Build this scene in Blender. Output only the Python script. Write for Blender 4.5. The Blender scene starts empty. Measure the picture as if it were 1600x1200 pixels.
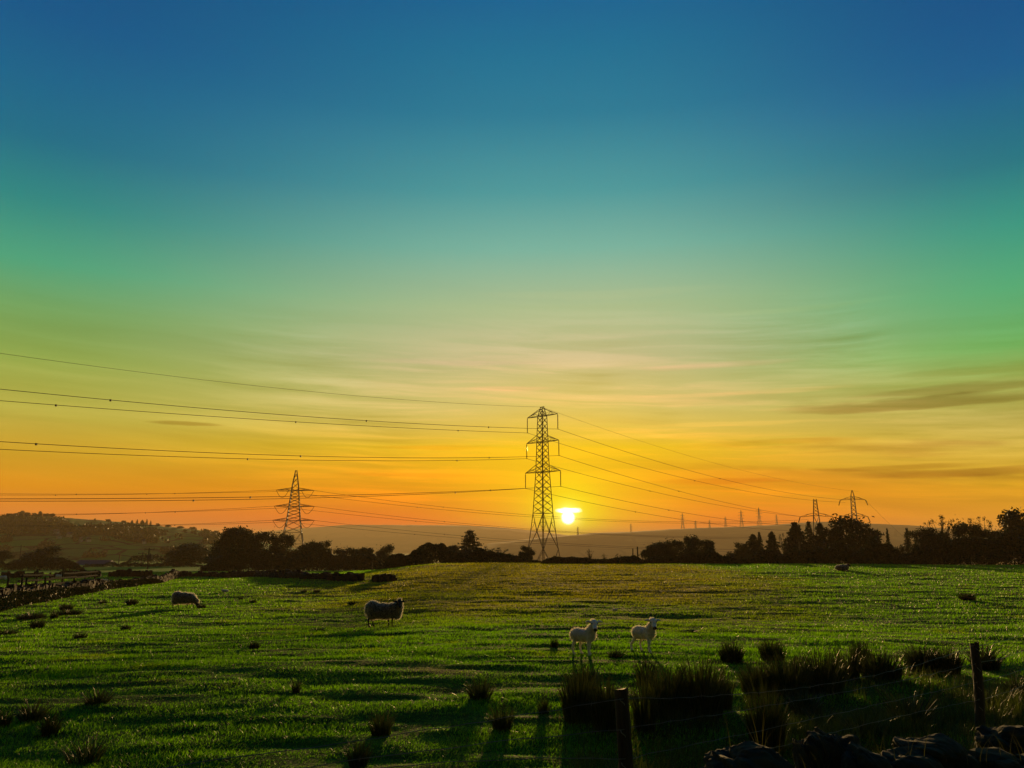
import bpy, bmesh, math, random
import numpy as np
from mathutils import Vector, Matrix

random.seed(7)
RNG = np.random.default_rng(11)
C = bpy.context.scene.collection
sc = bpy.context.scene
R = math.radians

# ------------------------------------------------------------------ camera
F = 1220.0; CX, CY = 800.0, 600.0
PITCH = math.atan(240.0 / F); CP, SP = math.cos(PITCH), math.sin(PITCH)
EYE = 2.1
cam = bpy.data.objects.new('camera', bpy.data.cameras.new('camera')); C.objects.link(cam)
cam.location = (0, 0, EYE); cam.rotation_euler = (R(90) + PITCH, 0, 0)
cam.data.sensor_width = 36; cam.data.lens = 36 * F / 1600
cam.data.clip_start = 0.05; cam.data.clip_end = 30000
sc.camera = cam
SUN_AZ, SUN_EL = 4.05, 1.42      # degrees: to the right of straight ahead, above the horizon

def ray(px, py):
    u = (px - CX) / F; v = (py - CY) / F
    return u, CP + v * SP, SP - v * CP
def at(px, py, D):
    dx, dy, dz = ray(px, py)
    return Vector((dx / dy * D, D, EYE + dz / dy * D))
def azel(px, py):
    dx, dy, dz = ray(px, py)
    return math.degrees(math.atan2(dx, dy)), math.degrees(math.atan2(dz, math.hypot(dx, dy)))

# ------------------------------------------------------------------ render settings
sc.view_settings.view_transform = 'Standard'; sc.view_settings.look = 'None'
sc.view_settings.exposure = 0.5; sc.view_settings.gamma = 1
sc.view_settings.use_curve_mapping = False
cy = sc.cycles
cy.use_denoising = True
cy.max_bounces = 5; cy.diffuse_bounces = 2; cy.glossy_bounces = 2; cy.transmission_bounces = 4
cy.transparent_max_bounces = 8; cy.volume_bounces = 1
cy.sample_clamp_indirect = 4

# ------------------------------------------------------------------ node helper
class NT:
    def __init__(s, tree): s.t = tree; s.n = tree.nodes; s.l = tree.links
    def new(s, typ, **kw):
        n = s.n.new(typ)
        for k, v in kw.items(): setattr(n, k, v)
        return n
    def put(s, sock, v):
        if isinstance(v, bpy.types.NodeSocket): s.l.new(v, sock)
        elif v is not None: sock.default_value = v
    def math(s, op, a, b=None, c=None, clamp=False):
        n = s.new('ShaderNodeMath', operation=op, use_clamp=clamp)
        s.put(n.inputs[0], a); s.put(n.inputs[1], b); s.put(n.inputs[2], c)
        return n.outputs[0]
    def maprange(s, v, a, b, c=0.0, d=1.0, smooth=True):
        n = s.new('ShaderNodeMapRange', interpolation_type='SMOOTHSTEP' if smooth else 'LINEAR')
        for i, q in enumerate((v, a, b, c, d)): s.put(n.inputs[i], q)
        return n.outputs[0]
    def mix(s, fac, a, b, mode='MIX'):
        n = s.new('ShaderNodeMix', data_type='RGBA', blend_type=mode)
        s.put(n.inputs[0], fac); s.put(n.inputs[6], a); s.put(n.inputs[7], b)
        return n.outputs[2]
    def ramp(s, fac, stops, interp='LINEAR'):
        n = s.new('ShaderNodeValToRGB'); cr = n.color_ramp; cr.interpolation = interp
        while len(cr.elements) > 1: cr.elements.remove(cr.elements[-1])
        cr.elements[0].position = stops[0][0]; cr.elements[0].color = (*stops[0][1], 1)
        for p, c in stops[1:]:
            e = cr.elements.new(p); e.color = (*c, 1)
        s.put(n.inputs[0], fac)
        return n.outputs[0]
    def noise(s, vec, scale, detail=3, rough=.55, dist=0.0):
        n = s.new('ShaderNodeTexNoise'); s.put(n.inputs['Vector'], vec)
        n.inputs['Scale'].default_value = scale; n.inputs['Detail'].default_value = detail
        n.inputs['Roughness'].default_value = rough; n.inputs['Distortion'].default_value = dist
        return n.outputs[0]
    def vec(s, x, y, z=0.0):
        n = s.new('ShaderNodeCombineXYZ'); s.put(n.inputs[0], x); s.put(n.inputs[1], y); s.put(n.inputs[2], z)
        return n.outputs[0]

def lin(rgb):
    return tuple(((c / 255) / 12.92 if c / 255 <= .04045 else ((c / 255 + .055) / 1.055) ** 2.4) for c in rgb)

# ------------------------------------------------------------------ world: the sunset sky
W = bpy.data.worlds.new('World'); sc.world = W; W.use_nodes = True
nt = NT(W.node_tree); nt.n.clear()
out = nt.new('ShaderNodeOutputWorld'); bg = nt.new('ShaderNodeBackground')
tc = nt.new('ShaderNodeTexCoord'); sep = nt.new('ShaderNodeSeparateXYZ')
nt.l.new(tc.outputs['Generated'], sep.inputs[0])
X, Y, Z = sep.outputs
el = nt.math('MULTIPLY', nt.math('ARCSINE', Z), 57.29578)
az = nt.math('MULTIPLY', nt.math('ARCTAN2', X, Y), 57.29578)
elr = nt.math('DIVIDE', nt.math('ADD', el, 2.0), 47.0, clamp=True)
def skyramp(px, rows, top):
    st = [(0.0, lin(rows[0][1]))]
    for py, c in rows:
        st.append((min(.96, max(.002, (azel(px, py)[1] + 2) / 47)), lin(c)))
    st.append((1.0, lin(top)))
    return nt.ramp(elr, st)
rampL = skyramp(10, [(838, (214, 116, 48)), (800, (230, 128, 40)), (760, (228, 146, 14)), (700, (208, 165, 40)), (640, (186, 176, 70)),
        (550, (142, 166, 76)), (470, (112, 164, 96)), (400, (76, 164, 124)), (300, (42, 136, 130)), (200, (22, 110, 136)), (100, (14, 100, 140)), (0, (8, 88, 138))], (6, 62, 120))
rampC = skyramp(830, [(838, (238, 66, 10)), (815, (246, 96, 6)), (795, (250, 130, 6)), (760, (248, 160, 4)), (700, (242, 194, 30)), (640, (220, 200, 116)),
        (560, (196, 190, 138)), (480, (172, 190, 142)), (390, (122, 180, 160)), (300, (76, 154, 156)), (180, (40, 124, 150)), (80, (24, 112, 148)), (0, (18, 100, 146))], (10, 74, 128))
rampR = skyramp(1580, [(838, (226, 138, 26)), (800, (234, 158, 24)), (760, (228, 170, 24)), (710, (204, 172, 58)), (650, (188, 174, 84)),
        (590, (150, 170, 80)), (540, (106, 174, 90)), (450, (80, 172, 118)), (350, (52, 152, 130)), (250, (28, 118, 132)), (100, (10, 92, 142)), (0, (6, 84, 138))], (4, 60, 116))
dl = nt.maprange(az, -34.0, 2.0, 1.0, 0.0); dr = nt.maprange(az, 6.0, 36.0, 0.0, 1.0)
col = nt.mix(dl, rampC, rampL); col = nt.mix(dr, col, rampR)
# the sky away from the sun is dimmer
absaz = nt.math('ABSOLUTE', nt.math('SUBTRACT', az, SUN_AZ))
dimf = nt.math('MAXIMUM', nt.maprange(absaz, 48.0, 125.0, 1.0, .22), nt.maprange(el, 35.0, 80.0, 0.0, .7))
col = nt.mix(1.0, col, nt.vec(dimf, dimf, dimf), 'MULTIPLY')
# thin streaky clouds
wobble = nt.noise(nt.vec(nt.math('MULTIPLY', az, .05), nt.math('MULTIPLY', el, .05)), 1.0, 2)
elw = nt.math('ADD', nt.math('ADD', el, nt.math('MULTIPLY', az, .035)), nt.math('MULTIPLY', wobble, 1.4))
fine = nt.noise(nt.vec(nt.math('MULTIPLY', az, .055), nt.math('MULTIPLY', elw, .95), 3.3), 1.0, 6, .6, .3)
wide = nt.noise(nt.vec(nt.math('MULTIPLY', az, .035), nt.math('MULTIPLY', elw, .34), 8.1), 1.0, 5, .55, .2)
low = nt.math('MULTIPLY', nt.maprange(el, .5, 3.5), nt.maprange(el, 10.5, 18.0, 1.0, 0.0))
bright = nt.math('MULTIPLY', nt.math('MULTIPLY', nt.maprange(fine, .45, .60), low), nt.maprange(nt.math('ABSOLUTE', nt.math('SUBTRACT', az, 5.0)), 4.0, 28.0, 1.0, .15))
col = nt.mix(nt.math('MULTIPLY', bright, .5), col, nt.mix(1.0, col, (1.45, 1.10, 1.25, 1), 'MULTIPLY'))
dark = nt.math('MULTIPLY', nt.math('MULTIPLY', nt.maprange(wide, .47, .58), nt.maprange(nt.math('ABSOLUTE', nt.math('SUBTRACT', el, 5.8)), 1.0, 6.0, 1.0, 0.0)), nt.maprange(az, -6.0, 26.0, .25, 1.0))
col = nt.mix(nt.math('MULTIPLY', dark, .62), col, nt.mix(1.0, col, (.62, .50, .42, 1), 'MULTIPLY'))
mod = nt.math('ADD', 1.0, nt.math('MULTIPLY', nt.math('MULTIPLY', nt.math('SUBTRACT', fine, .5), nt.math('MULTIPLY', low, nt.math('MULTIPLY', nt.maprange(wobble, .42, .62, .15, 1.0), nt.maprange(az, -26.0, -4.0, .3, 1.0)))), 1.5))
mod2 = nt.math('ADD', 1.0, nt.math('MULTIPLY', nt.math('MULTIPLY', nt.math('SUBTRACT', wide, .5), nt.maprange(el, 1.0, 24.0, 1.0, .1)), .30))
mm = nt.math('MULTIPLY', mod, mod2)
col = nt.mix(1.0, col, nt.vec(mm, mm, nt.math('MULTIPLY', mm, mod)), 'MULTIPLY')
def streak(col, px, py, wpx, hpx, tint, amount, seed):
    a0, e0 = azel(px, py); wa = wpx / F * 57.3; he = hpx / F * 57.3
    n = nt.noise(nt.vec(nt.math('MULTIPLY', az, .12), nt.math('MULTIPLY', el, 1.1), seed), 1.0, 4, .6)
    e2 = nt.math('ADD', el, nt.math('MULTIPLY', nt.math('SUBTRACT', n, .5), he * 2.2))
    q = nt.math('ADD', nt.math('POWER', nt.math('DIVIDE', nt.math('SUBTRACT', az, a0), wa), 2.0),
                nt.math('POWER', nt.math('ABSOLUTE', nt.math('DIVIDE', nt.math('SUBTRACT', e2, e0), he)), 2.0))
    m = nt.math('MULTIPLY', nt.maprange(q, .1, 1.0, 1.0, 0.0), amount)
    return nt.mix(m, col, nt.mix(1.0, col, (*tint, 1), 'MULTIPLY'))
for args in [(1430, 630, 210, 11, (.62, .52, .42), .85, 1.1), (1520, 604, 170, 10, (.72, .62, .5), .7, 2.2), (1500, 738, 150, 8, (.66, .56, .5), .9, 3.3),
             (1390, 731, 120, 5, (.72, .62, .5), .7, 9.3), (1120, 752, 130, 5, (.85, .66, .5), .8, 4.4), (1240, 690, 120, 6, (.86, .78, .6), .7, 8.4), (290, 661, 60, 4, (.68, .6, .45), .9, 5.5),
             (680, 700, 120, 5, (.93, .82, .6), .8, 6.6), (650, 742, 150, 5, (.93, .80, .6), .8, 7.7), (1560, 575, 150, 9, (.85, .78, .62), .7, 7.1), (800, 607, 80, 5, (1.22, 1.0, 1.1), .9, 2.6), (1080, 618, 110, 4, (1.2, 1.06, 1.1), .9, 3.6), (1140, 662, 150, 4, (1.2, 1.1, 1.1), .9, 4.6),
             (960, 682, 110, 5, (1.2, 1.12, 1.3), .9, 5.6), (720, 566, 170, 6, (1.12, 1.0, 1.12), .8, 6.7), (1120, 572, 140, 6, (1.22, 1.0, 1.1), .8, 7.8), (1230, 610, 120, 5, (1.25, 1.05, 1.1), .8, 8.9), (940, 460, 240, 8, (1.1, 1.03, 1.0), .7, 9.9), (1260, 480, 170, 6, (1.12, 1.06, 1.05), .8, 1.9), (870, 742, 90, 5, (1.15, 1.25, 1.0), .8, 2.9)]:
    col = streak(col, *args)
# sun: angle to the sun, glow and disc
sv = (math.sin(R(SUN_AZ)) * math.cos(R(SUN_EL)), math.cos(R(SUN_AZ)) * math.cos(R(SUN_EL)), math.sin(R(SUN_EL)))
dot = nt.new('ShaderNodeVectorMath', operation='DOT_PRODUCT'); nt.l.new(tc.outputs['Generated'], dot.inputs[0]); dot.inputs[1].default_value = sv
ang = nt.math('MULTIPLY', nt.math('ARCCOSINE', nt.math('MINIMUM', dot.outputs['Value'], 1.0)), 57.29578)
def gauss(w): return nt.math('EXPONENT', nt.math('MULTIPLY', nt.math('POWER', nt.math('DIVIDE', ang, w), 2.0), -1.0))
g1 = nt.math('MULTIPLY', gauss(7.4), nt.math('ADD', .45, nt.math('MULTIPLY', fine, .75)))
g1 = nt.math('MULTIPLY', g1, nt.maprange(el, -.6, 1.6, .25, 1.0))
col = nt.mix(nt.math('MULTIPLY', g1, .95, clamp=True), col, (1.05, .66, .006, 1))
col = nt.mix(nt.math('MULTIPLY', gauss(2.3), .95, clamp=True), col, (1.05, .95, .0, 1))
ea = nt.math('DIVIDE', nt.math('SUBTRACT', az, SUN_AZ + .05), 1.0); ee = nt.math('DIVIDE', nt.math('SUBTRACT', el, SUN_EL + .50), .20)
wisp = nt.noise(nt.vec(nt.math('MULTIPLY', az, 1.2), nt.math('MULTIPLY', el, 6.0), .7), 1.0, 3, .6)
bar = nt.math('ADD', nt.math('POWER', ea, 2.0), nt.math('POWER', nt.math('ADD', ee, nt.math('MULTIPLY', nt.math('SUBTRACT', wisp, .5), 1.6)), 2.0))
barm = nt.maprange(bar, .0, 1.15, .8, 0.0)
disc = nt.maprange(ang, .28, .56, 1.0, 0.0)
core = nt.math('MAXIMUM', disc, nt.math('MULTIPLY', barm, .9))
col = nt.mix(nt.math('MULTIPLY', gauss(.75), .9), col, (2.2, 1.8, .35, 1))
col = nt.mix(core, col, (5.0, 4.6, 3.0, 1))
# a little of the physical dusk sky over it
sky = nt.new('ShaderNodeTexSky', sky_type='NISHITA'); sky.sun_disc = False
sky.sun_elevation = R(SUN_EL); sky.sun_rotation = R(SUN_AZ); sky.dust_density = 2
nt.put(bg.inputs[0], nt.mix(1.0, col, nt.mix(1.0, sky.outputs[0], (.0015, .0015, .0010, 1), 'MULTIPLY'), 'ADD'))
bg.inputs[1].default_value = .70
nt.l.new(bg.outputs[0], out.inputs[0])

sun = bpy.data.objects.new('sun', bpy.data.lights.new('sun', 'SUN')); C.objects.link(sun)
sun.data.energy = 4.0; sun.data.angle = R(0.5); sun.data.color = (1.0, .60, .22)
LAMP_EL = SUN_EL + 3.0            # lamp raised above the disc so more light reaches the near grass
lv_ = (math.sin(R(SUN_AZ)) * math.cos(R(LAMP_EL)), math.cos(R(SUN_AZ)) * math.cos(R(LAMP_EL)), math.sin(R(LAMP_EL)))
sun.rotation_euler = Vector(lv_).to_track_quat('Z', 'Y').to_euler()

# ------------------------------------------------------------------ numpy noise and terrain
_lat = np.random.default_rng(5).random((256, 256))
def vn(x, y):
    x = np.asarray(x, float); y = np.asarray(y, float)
    xi = np.floor(x).astype(int); yi = np.floor(y).astype(int); fx = x - xi; fy = y - yi
    fx = fx * fx * (3 - 2 * fx); fy = fy * fy * (3 - 2 * fy)
    a = _lat[xi & 255, yi & 255]; b = _lat[(xi + 1) & 255, yi & 255]; c = _lat[xi & 255, (yi + 1) & 255]; d = _lat[(xi + 1) & 255, (yi + 1) & 255]
    return (a * (1 - fx) + b * fx) * (1 - fy) + (c * (1 - fx) + d * fx) * fy - .5
def fbm(x, y, o=4):
    s = 0; a = 1
    for k in range(o):
        s = s + a * vn(x * 2 ** k + 17.3 * k, y * 2 ** k + 9.1 * k); a *= .5
    return s
def sst(t): t = np.clip(t, 0, 1); return t * t * (3 - 2 * t)

RY = [0, 5, 14, 27, 50, 70, 90, 110, 150, 230, 400, 800, 2000, 6200]
RD = [2.1, 2.1, 2.03, 2.6, 2.76, 2.78, 2.86, 3.75, 5.6, 8.2, 15, 33, 55, 70]
LY = [0, 5, 14, 27, 35, 55, 75, 110, 180, 350, 500, 800, 2000, 6200]
LD = [2.1, 2.1, 2.03, 2.80, 2.90, 3.10, 3.15, 4.7, 7.1, 9.7, 15, 30, 55, 70]
def H(x, y, turf=True):
    x = np.asarray(x, float); y = np.asarray(y, float)
    d = np.hypot(x, y); yy = np.clip(np.where(y > 0, .75 * y + .25 * d, d * .25), 0, 6200)
    r = sum(np.interp(yy * k, RY, RD) for k in (.94, 1.0, 1.06)) / 3
    l = sum(np.interp(yy * k, LY, LD) for k in (.94, 1.0, 1.06)) / 3
    ratio = x / np.maximum(y, 1.0)
    t = sst((-ratio - .08) / .14)
    drop = r * (1 - t) + l * t
    q = np.clip(-x / 38, 0, 1)
    drop = drop + 1.3 * q * q * (1 - sst((yy - 80) / 50))
    z = EYE - drop
    far = sst((d - 250) / 600)
    z = z + .22 * fbm(x / 13, y / 11, 2) * sst(d / 12) * (1 - sst((d - 90) / 60)) + far * 3 * fbm(x / 300, y / 300, 3)
    if turf:
        f = 1 - sst((d - 60) / 50)
        z = z + f * (.085 * fbm(x / 2.6 + .25 * y, y / 1.15, 2) + .05 * vn(x / .7, y / .26))
    return z
def H1(x, y): return float(H(np.array([x]), np.array([y]), False)[0])
def hit(px, py):
    dx, dy, dz = ray(px, py)
    ys = np.geomspace(2.5, 3000, 6000)
    h = H(dx / dy * ys, ys, False); z = EYE + dz / dy * ys
    k = np.argmax(z < h)
    if not (z < h).any(): k = 3000
    return Vector((dx / dy * ys[k], ys[k], h[k]))
def ground(px, D):
    x = (px - CX) / F / 1.026 * D
    return Vector((x, D, H1(x, D)))

# ------------------------------------------------------------------ mesh helpers
def mesh_np(name, v, f, smooth=False):
    me = bpy.data.meshes.new(name); v = np.asarray(v, np.float32); f = np.asarray(f, np.int32); k = f.shape[1]
    me.vertices.add(len(v)); me.vertices.foreach_set('co', v.ravel())
    me.loops.add(f.size); me.loops.foreach_set('vertex_index', f.ravel())
    me.polygons.add(len(f)); me.polygons.foreach_set('loop_start', np.arange(0, f.size, k, dtype=np.int32))
    me.update(calc_edges=True)
    if smooth: me.polygons.foreach_set('use_smooth', np.ones(len(f), bool))
    return me
def link(name, me, mat=None, parent=None, loc=None):
    if mat and not me.materials: me.materials.append(mat)
    o = bpy.data.objects.new(name, me); C.objects.link(o)
    if parent: o.parent = parent
    if loc is not None: o.location = loc
    return o
def tag(o, label=None, cat=None, group=None, kind=None):
    if label: o['label'] = label
    if cat: o['category'] = cat
    if group: o['group'] = group
    if kind: o['kind'] = kind
    return o
def thing(name, loc, label, cat, group=None, rz=0, s=1):
    o = bpy.data.objects.new(name, None); C.objects.link(o); o.location = loc; o.rotation_euler = (0, 0, rz)
    o.scale = s if isinstance(s, tuple) else (s, s, s); o.empty_display_size = .2
    return tag(o, label, cat, group)
class MB:
    def __init__(s): s.v = []; s.f = []
    def bar(s, a, b, t, t2=None, n=4):
        a = Vector(a); b = Vector(b); d = (b - a)
        if d.length < 1e-6: return
        q = d.to_track_quat('Z', 'Y'); t2 = t if t2 is None else t2; k = len(s.v)
        for p, r in ((a, t), (b, t2)):
            for i in range(n):
                an = math.pi * 2 * (i + .5) / n; s.v.append(p + q @ Vector((math.cos(an) * r, math.sin(an) * r, 0)))
        for i in range(n):
            j = (i + 1) % n; s.f.append((k + i, k + j, k + n + j, k + n + i))
        s.f.append(tuple(k + i for i in reversed(range(n)))); s.f.append(tuple(k + n + i for i in range(n)))
    def path(s, pts, r, n=5):
        rs = r if isinstance(r, (list, tuple)) else [r] * len(pts)
        k = len(s.v)
        for i, p in enumerate(pts):
            d = Vector(pts[min(i + 1, len(pts) - 1)]) - Vector(pts[max(i - 1, 0)]); q = d.to_track_quat('Z', 'Y')
            for j in range(n):
                an = math.pi * 2 * j / n; s.v.append(Vector(p) + q @ Vector((math.cos(an) * rs[i], math.sin(an) * rs[i], 0)))
        for i in range(len(pts) - 1):
            for j in range(n):
                a = k + i * n + j; b = k + i * n + (j + 1) % n; s.f.append((a, b, b + n, a + n))
        s.f.append(tuple(k + j for j in reversed(range(n)))); s.f.append(tuple(k + (len(pts) - 1) * n + j for j in range(n)))
    def box(s, c, sx, sy, sz, rz=0, jit=0, m=None):
        k = len(s.v); m = m or Matrix.Rotation(rz, 3, 'Z')
        for z in (-1, 1):
            for x, y in ((-1, -1), (1, -1), (1, 1), (-1, 1)):
                p = Vector((x * sx / 2, y * sy / 2, z * sz / 2))
                if jit: p += Vector([random.uniform(-jit, jit) for _ in range(3)])
                s.v.append(Vector(c) + m @ p)
        s.f += [(k + 3, k + 2, k + 1, k), (k + 4, k + 5, k + 6, k + 7)] + [(k + i, k + (i + 1) % 4, k + 4 + (i + 1) % 4, k + 4 + i) for i in range(4)]
    def build(s, name, mat, parent=None, smooth=False, loc=None):
        me = bpy.data.meshes.new(name); me.from_pydata([tuple(p) for p in s.v], [], s.f); me.update()
        if smooth: me.polygons.foreach_set('use_smooth', [True] * len(me.polygons))
        return link(name, me, mat, parent, loc)

# ------------------------------------------------------------------ materials
def mat_base(name):
    m = bpy.data.materials.new(name); m.use_nodes = True; t = NT(m.node_tree)
    return m, t, t.n['Principled BSDF'], t.n['Material Output']
def simple(name, c1, c2, scale=3.0, rough=.85, bump=.0, detail=4, stretch=(1, 1, 1), metal=0.0, spec=.3, sheen=0.0):
    m, t, b, o = mat_base(name)
    co = t.new('ShaderNodeTexCoord'); mp = t.new('ShaderNodeMapping'); mp.inputs['Scale'].default_value = stretch
    t.l.new(co.outputs['Object'], mp.inputs[0])
    n = t.noise(mp.outputs[0], scale, detail)
    t.put(b.inputs['Base Color'], t.ramp(n, [(.32, c1), (.68, c2)]))
    b.inputs['Roughness'].default_value = rough; b.inputs['Metallic'].default_value = metal
    b.inputs['Specular IOR Level'].default_value = spec
    if sheen: b.inputs['Sheen Weight'].default_value = sheen
    if bump:
        bp = t.new('ShaderNodeBump'); bp.inputs['Strength'].default_value = bump; t.l.new(n, bp.inputs['Height']); t.l.new(bp.outputs[0], b.inputs['Normal'])
    return m
def glowpatch(t, pos, c):
    """warm sun glow painted into the grass on the field crown; random brown flecks besides"""
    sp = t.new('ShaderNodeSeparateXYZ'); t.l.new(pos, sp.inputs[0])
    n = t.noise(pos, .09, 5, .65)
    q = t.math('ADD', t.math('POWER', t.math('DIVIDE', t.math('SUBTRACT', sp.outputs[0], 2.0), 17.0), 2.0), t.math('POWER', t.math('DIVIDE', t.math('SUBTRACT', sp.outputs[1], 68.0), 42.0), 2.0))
    m = t.maprange(t.math('ADD', q, t.math('MULTIPLY', t.math('SUBTRACT', n, .5), 2.2)), .2, 1.5, .85, 0.0)  # uneven mask under the sun, where its glow is painted brown
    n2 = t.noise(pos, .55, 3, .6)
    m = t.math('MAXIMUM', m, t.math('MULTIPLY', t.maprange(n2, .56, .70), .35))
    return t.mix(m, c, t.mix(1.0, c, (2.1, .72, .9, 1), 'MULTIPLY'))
def leafy(name, c1, c2, trans=.4, scale=.6, rough=.5, spec=.3, tmul=(1.9, 1.8, .8), isle=.45):
    m, t, b, o = mat_base(name)
    g = t.new('ShaderNodeNewGeometry')
    n1 = t.noise(g.outputs['Position'], scale, 4, .6)
    isl = t.math('MULTIPLY', g.outputs['Random Per Island'], isle)
    fac = t.math('ADD', t.math('MULTIPLY', n1, .8), isl)
    c = t.ramp(fac, [(.35, c1), (.85, c2)])
    if name == 'grass_blades': c = glowpatch(t, g.outputs['Position'], c)
    t.put(b.inputs['Base Color'], c); b.inputs['Roughness'].default_value = rough; b.inputs['Specular IOR Level'].default_value = spec
    tr = t.new('ShaderNodeBsdfTranslucent'); t.put(tr.inputs[0], t.mix(1.0, c, (*tmul, 1), 'MULTIPLY'))
    mx = t.new('ShaderNodeMixShader'); mx.inputs[0].default_value = trans
    t.l.new(b.outputs[0], mx.inputs[1]); t.l.new(tr.outputs[0], mx.inputs[2]); t.l.new(mx.outputs[0], o.inputs[0])
    return m
def woolly(name, c1, c2, scale, trans):
    m, t, b, o = mat_base(name); co = t.new('ShaderNodeTexCoord'); n = t.noise(co.outputs['Object'], scale, 4, .65); c = t.ramp(n, [(.36, c1), (.64, c2)])
    t.put(b.inputs['Base Color'], c); b.inputs['Roughness'].default_value = .95; b.inputs['Sheen Weight'].default_value = 1.0; b.inputs['Sheen Roughness'].default_value = .35
    bp = t.new('ShaderNodeBump'); bp.inputs['Strength'].default_value = .8; t.l.new(n, bp.inputs['Height']); t.l.new(bp.outputs[0], b.inputs['Normal'])
    tr = t.new('ShaderNodeBsdfTranslucent'); tr.inputs[0].default_value = (.8, .76, .6, 1); mx = t.new('ShaderNodeMixShader'); mx.inputs[0].default_value = trans
    t.l.new(b.outputs[0], mx.inputs[1]); t.l.new(tr.outputs[0], mx.inputs[2]); t.l.new(mx.outputs[0], o.inputs[0]); return m
M = {}
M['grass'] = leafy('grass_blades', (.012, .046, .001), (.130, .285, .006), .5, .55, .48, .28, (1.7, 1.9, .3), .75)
M['long'] = leafy('long_grass_blades', (.016, .028, .006), (.06, .085, .014), .35, .9, .5, .3)
M['straw'] = leafy('straw', (.02, .022, .007), (.055, .06, .018), .25, 2, .5)
M['rush'] = leafy('rush_stems', (.005, .012, .003), (.045, .060, .016), .2, 1.5, .5, .22)
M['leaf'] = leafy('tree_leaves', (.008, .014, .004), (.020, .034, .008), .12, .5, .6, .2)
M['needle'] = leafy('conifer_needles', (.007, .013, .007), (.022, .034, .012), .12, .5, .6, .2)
M['bark'] = simple('bark', (.018, .014, .010), (.05, .04, .03), 2.0, .9, .4, stretch=(3, 3, .6))
M['stone'] = simple('wall_stone', (.004, .004, .004), (.012, .011, .009), 3.0, .95, .6)
M['moss'] = simple('mossy_stone', (.005, .006, .004), (.032, .040, .012), 9.0, .95, 1.0, detail=8)
M['wood'] = simple('weathered_wood', (.014, .011, .007), (.06, .05, .030), 5.0, .85, .6, stretch=(4, 4, .35))
M['steel'] = simple('galvanised_steel', (.06, .045, .05), (.12, .085, .08), 1.5, .6, metal=.3)
M['wire'] = simple('conductor', (.015, .013, .015), (.03, .025, .025), 1, .6)
M['rusty'] = simple('fence_wire', (.08, .08, .05), (.20, .19, .12), 8, .5, metal=.4)
M['ceramic'] = simple('insulator_glass', (.025, .02, .022), (.06, .05, .05), 2, .3)
M['skin'] = simple('dark_face_skin', (.012, .011, .011), (.035, .03, .028), 12, .8)
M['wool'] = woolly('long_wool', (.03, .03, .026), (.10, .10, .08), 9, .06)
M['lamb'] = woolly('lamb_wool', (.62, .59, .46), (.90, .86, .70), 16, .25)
M['fleece_tip'] = woolly('fleece_tip', (.22, .20, .13), (.40, .36, .24), 9, .65)
M['roof'] = simple('slate_roof', (.03, .03, .03), (.07, .065, .06), 2, .7)
M['render'] = simple('house_render', (.28, .27, .22), (.42, .40, .34), 1, .9)
M['shed'] = simple('shed_wall', (.03, .028, .025), (.07, .06, .05), 1, .9)
M['glass'] = simple('window_glass', (.02, .02, .025), (.05, .05, .06), 1, .15)

# the field turf
m, t, b, o = mat_base('turf'); M['ground'] = m
g = t.new('ShaderNodeNewGeometry'); sp = t.new('ShaderNodeSeparateXYZ'); t.l.new(g.outputs['Position'], sp.inputs[0])
v1 = t.vec(t.math('MULTIPLY', sp.outputs[0], .5), sp.outputs[1])
big = t.noise(v1, .12, 4, .6); mid = t.noise(v1, 1.6, 5, .65); fin = t.noise(v1, 14.0, 4, .7)
c = t.ramp(t.math('ADD', t.math('MULTIPLY', mid, .6), t.math('MULTIPLY', fin, .4)), [(.36, (.006, .020, .002)), (.50, (.030, .085, .004)), (.66, (.085, .180, .010))])
c = t.mix(t.maprange(big, .45, .68), c, t.mix(1.0, c, (1.7, .95, .8, 1), 'MULTIPLY'))
c = glowpatch(t, g.outputs['Position'], c)  # same painted sun glow in the turf colour
# the walled fields beyond the boundary are a lusher green
lush = t.math('MULTIPLY', t.maprange(sp.outputs[1], 96.0, 112.0), t.maprange(sp.outputs[0], -26.0, -8.0, 1.0, 0.0))
c = t.mix(lush, c, t.mix(1.0, c, (1.6, 2.6, 1.4, 1), 'MULTIPLY'))
t.put(b.inputs['Base Color'], c); b.inputs['Roughness'].default_value = 1.0; b.inputs['Specular IOR Level'].default_value = .08
bp = t.new('ShaderNodeBump'); bp.inputs['Strength'].default_value = .9; bp.inputs['Distance'].default_value = .12
t.put(bp.inputs['Height'], t.math('ADD', mid, t.math('MULTIPLY', fin, .35))); t.l.new(bp.outputs[0], b.inputs['Normal'])

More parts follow.
